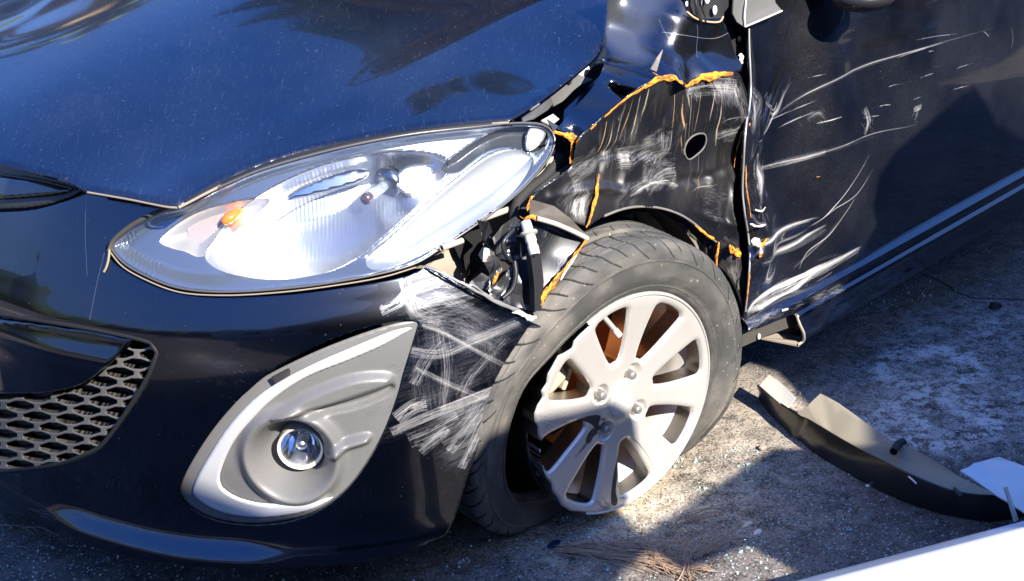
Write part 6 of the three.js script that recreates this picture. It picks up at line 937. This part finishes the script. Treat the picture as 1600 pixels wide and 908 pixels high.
// ---------------------------------------------------------------- what the paint mirrors: palms, a far row of trees, a pale house
function palm(label, P, hgt, seed, group) {
  const r = rng(seed), t = thing('palm_tree', label, 'palm tree', V(P.x, 0, P.z), group), trunk = [V(0, 0, 0), V(0.2, hgt * 0.4, 0.1), V(0.1, hgt * 0.8, 0), V(0, hgt, 0)];
  const tg = new THREE.TubeGeometry(new THREE.CatmullRomCurve3(trunk), 30, 0.17, 10, false); part('trunk', tg, std(lin(0.14, 0.11, 0.08), 0.9), t);
  const leaf = std(lin(0.22, 0.28, 0.07), 0.6, 0, { side: THREE.DoubleSide }), dry = std(lin(0.50, 0.36, 0.17), 0.8, 0, { side: THREE.DoubleSide });
  for (let k = 0; k < 30; k++) {
    const az = k * 2.4 + r() * 0.4, up = 0.9 - k / 30 * 1.7 + r() * 0.2, L = 2.1 + r() * 0.9, D = V(Math.cos(az), 0, Math.sin(az)), c = new THREE.QuadraticBezierCurve3(V(0, hgt, 0), V(0, hgt + up * 1.2, 0).addScaledVector(D, L * 0.5), V(0, hgt + up * 1.0 - 1.3, 0).addScaledVector(D, L)), pos = [];
    for (let m = 2; m < 42; m++) { const f = m / 42, p = c.getPoint(f), T = c.getTangent(f), S = T.clone().cross(V(0, 1, 0)).normalize(); for (const s of [-1, 1]) { const l = 0.55 * Math.sin(Math.PI * (0.15 + 0.8 * f)) * (0.8 + 0.4 * r()), tip = p.clone().addScaledVector(S, s * l).addScaledVector(T, l * 0.5).add(V(0, -l * 0.35, 0)), b = p.clone().addScaledVector(T, 0.10); pos.push(...p.toArray(), ...b.toArray(), ...tip.toArray()); } }
    const g = new THREE.BufferGeometry(); g.setAttribute('position', new THREE.Float32BufferAttribute(pos, 3)); g.computeVertexNormals(); part('frond', g, k > 23 ? dry : leaf, t);
  }
}
{
  const bounce = (x, y, dist) => { const q = HOOD.hit(x, y), P = HOOD.P(...q), N = HOOD.N(...q), d = P.clone().sub(CAM).normalize(); d.addScaledVector(N, -2 * d.dot(N)); return P.addScaledVector(d, dist); };
  for (const [x, y, dist, s, l] of [[590, 6, 15, 3, 'palm tree behind the car, mirrored near the middle of the hood'], [190, 12, 15, 8, 'palm tree mirrored at the far left of the hood']]) { const P = bounce(x, y, dist); palm(l, P, P.y - 0.3, s, 'palm trees behind the car'); }
  const r = rng(404), gs = []; for (let k = 0; k < 90; k++) { const a = k / 90 * Math.PI * 2 + r() * 0.05, R = 34 + r() * 8, s = 1.6 + r() * 2.6, g = new THREE.IcosahedronGeometry(s, 2), p = g.attributes.position; for (let m = 0; m < p.count; m++) { const w = 0.75 + 0.5 * hash(Math.round(p.getX(m) * 50), Math.round(p.getY(m) * 50), Math.round(p.getZ(m) * 50)); p.setXYZ(m, p.getX(m) * w * 1.4, p.getY(m) * w, p.getZ(m) * w * 1.4); } g.translate(Math.cos(a) * R, s * 0.7, Math.sin(a) * R); gs.push(g); }
  const tl = part('tree_line', mergeGeometries(gs), std(lin(0.05, 0.07, 0.025), 0.9), scene); tl.userData = { label: 'far row of bushes and trees around the yard', category: 'trees', kind: 'stuff' };
  const sd = thing('sky_block_shed', 'long dark shed added unseen beyond the shadow panels to block skylight', 'shed', V(0, 0, 12)); part('wall', new THREE.BoxGeometry(40, 6, 6).translate(0, 3, 3), std(lin(0.035, 0.03, 0.025), 0.85), sd); part('roof', new THREE.BoxGeometry(41, 0.2, 7).translate(0, 6.1, 3), std(lin(0.06, 0.055, 0.05), 0.8), sd);  // unseen shed added to block skylight and darken side reflections
  const h = thing('pale_house', 'pale flat-roofed house across the yard in front of the car', 'house', V(-17, 0, 9)); part('wall', new THREE.BoxGeometry(7, 3.4, 9).translate(0, 1.7, 0), std(lin(0.6, 0.58, 0.54), 0.8), h); part('roof', new THREE.BoxGeometry(7.6, 0.25, 9.6).translate(0, 3.53, 0), std(lin(0.3, 0.28, 0.26), 0.8), h); for (const z of [-2.5, 0.3, 3]) part('window', new THREE.BoxGeometry(0.06, 1.2, 1.2).translate(3.53, 1.8, z), std(lin(0.03, 0.04, 0.05), 0.1), h);
}
renderer.render(scene, camera);
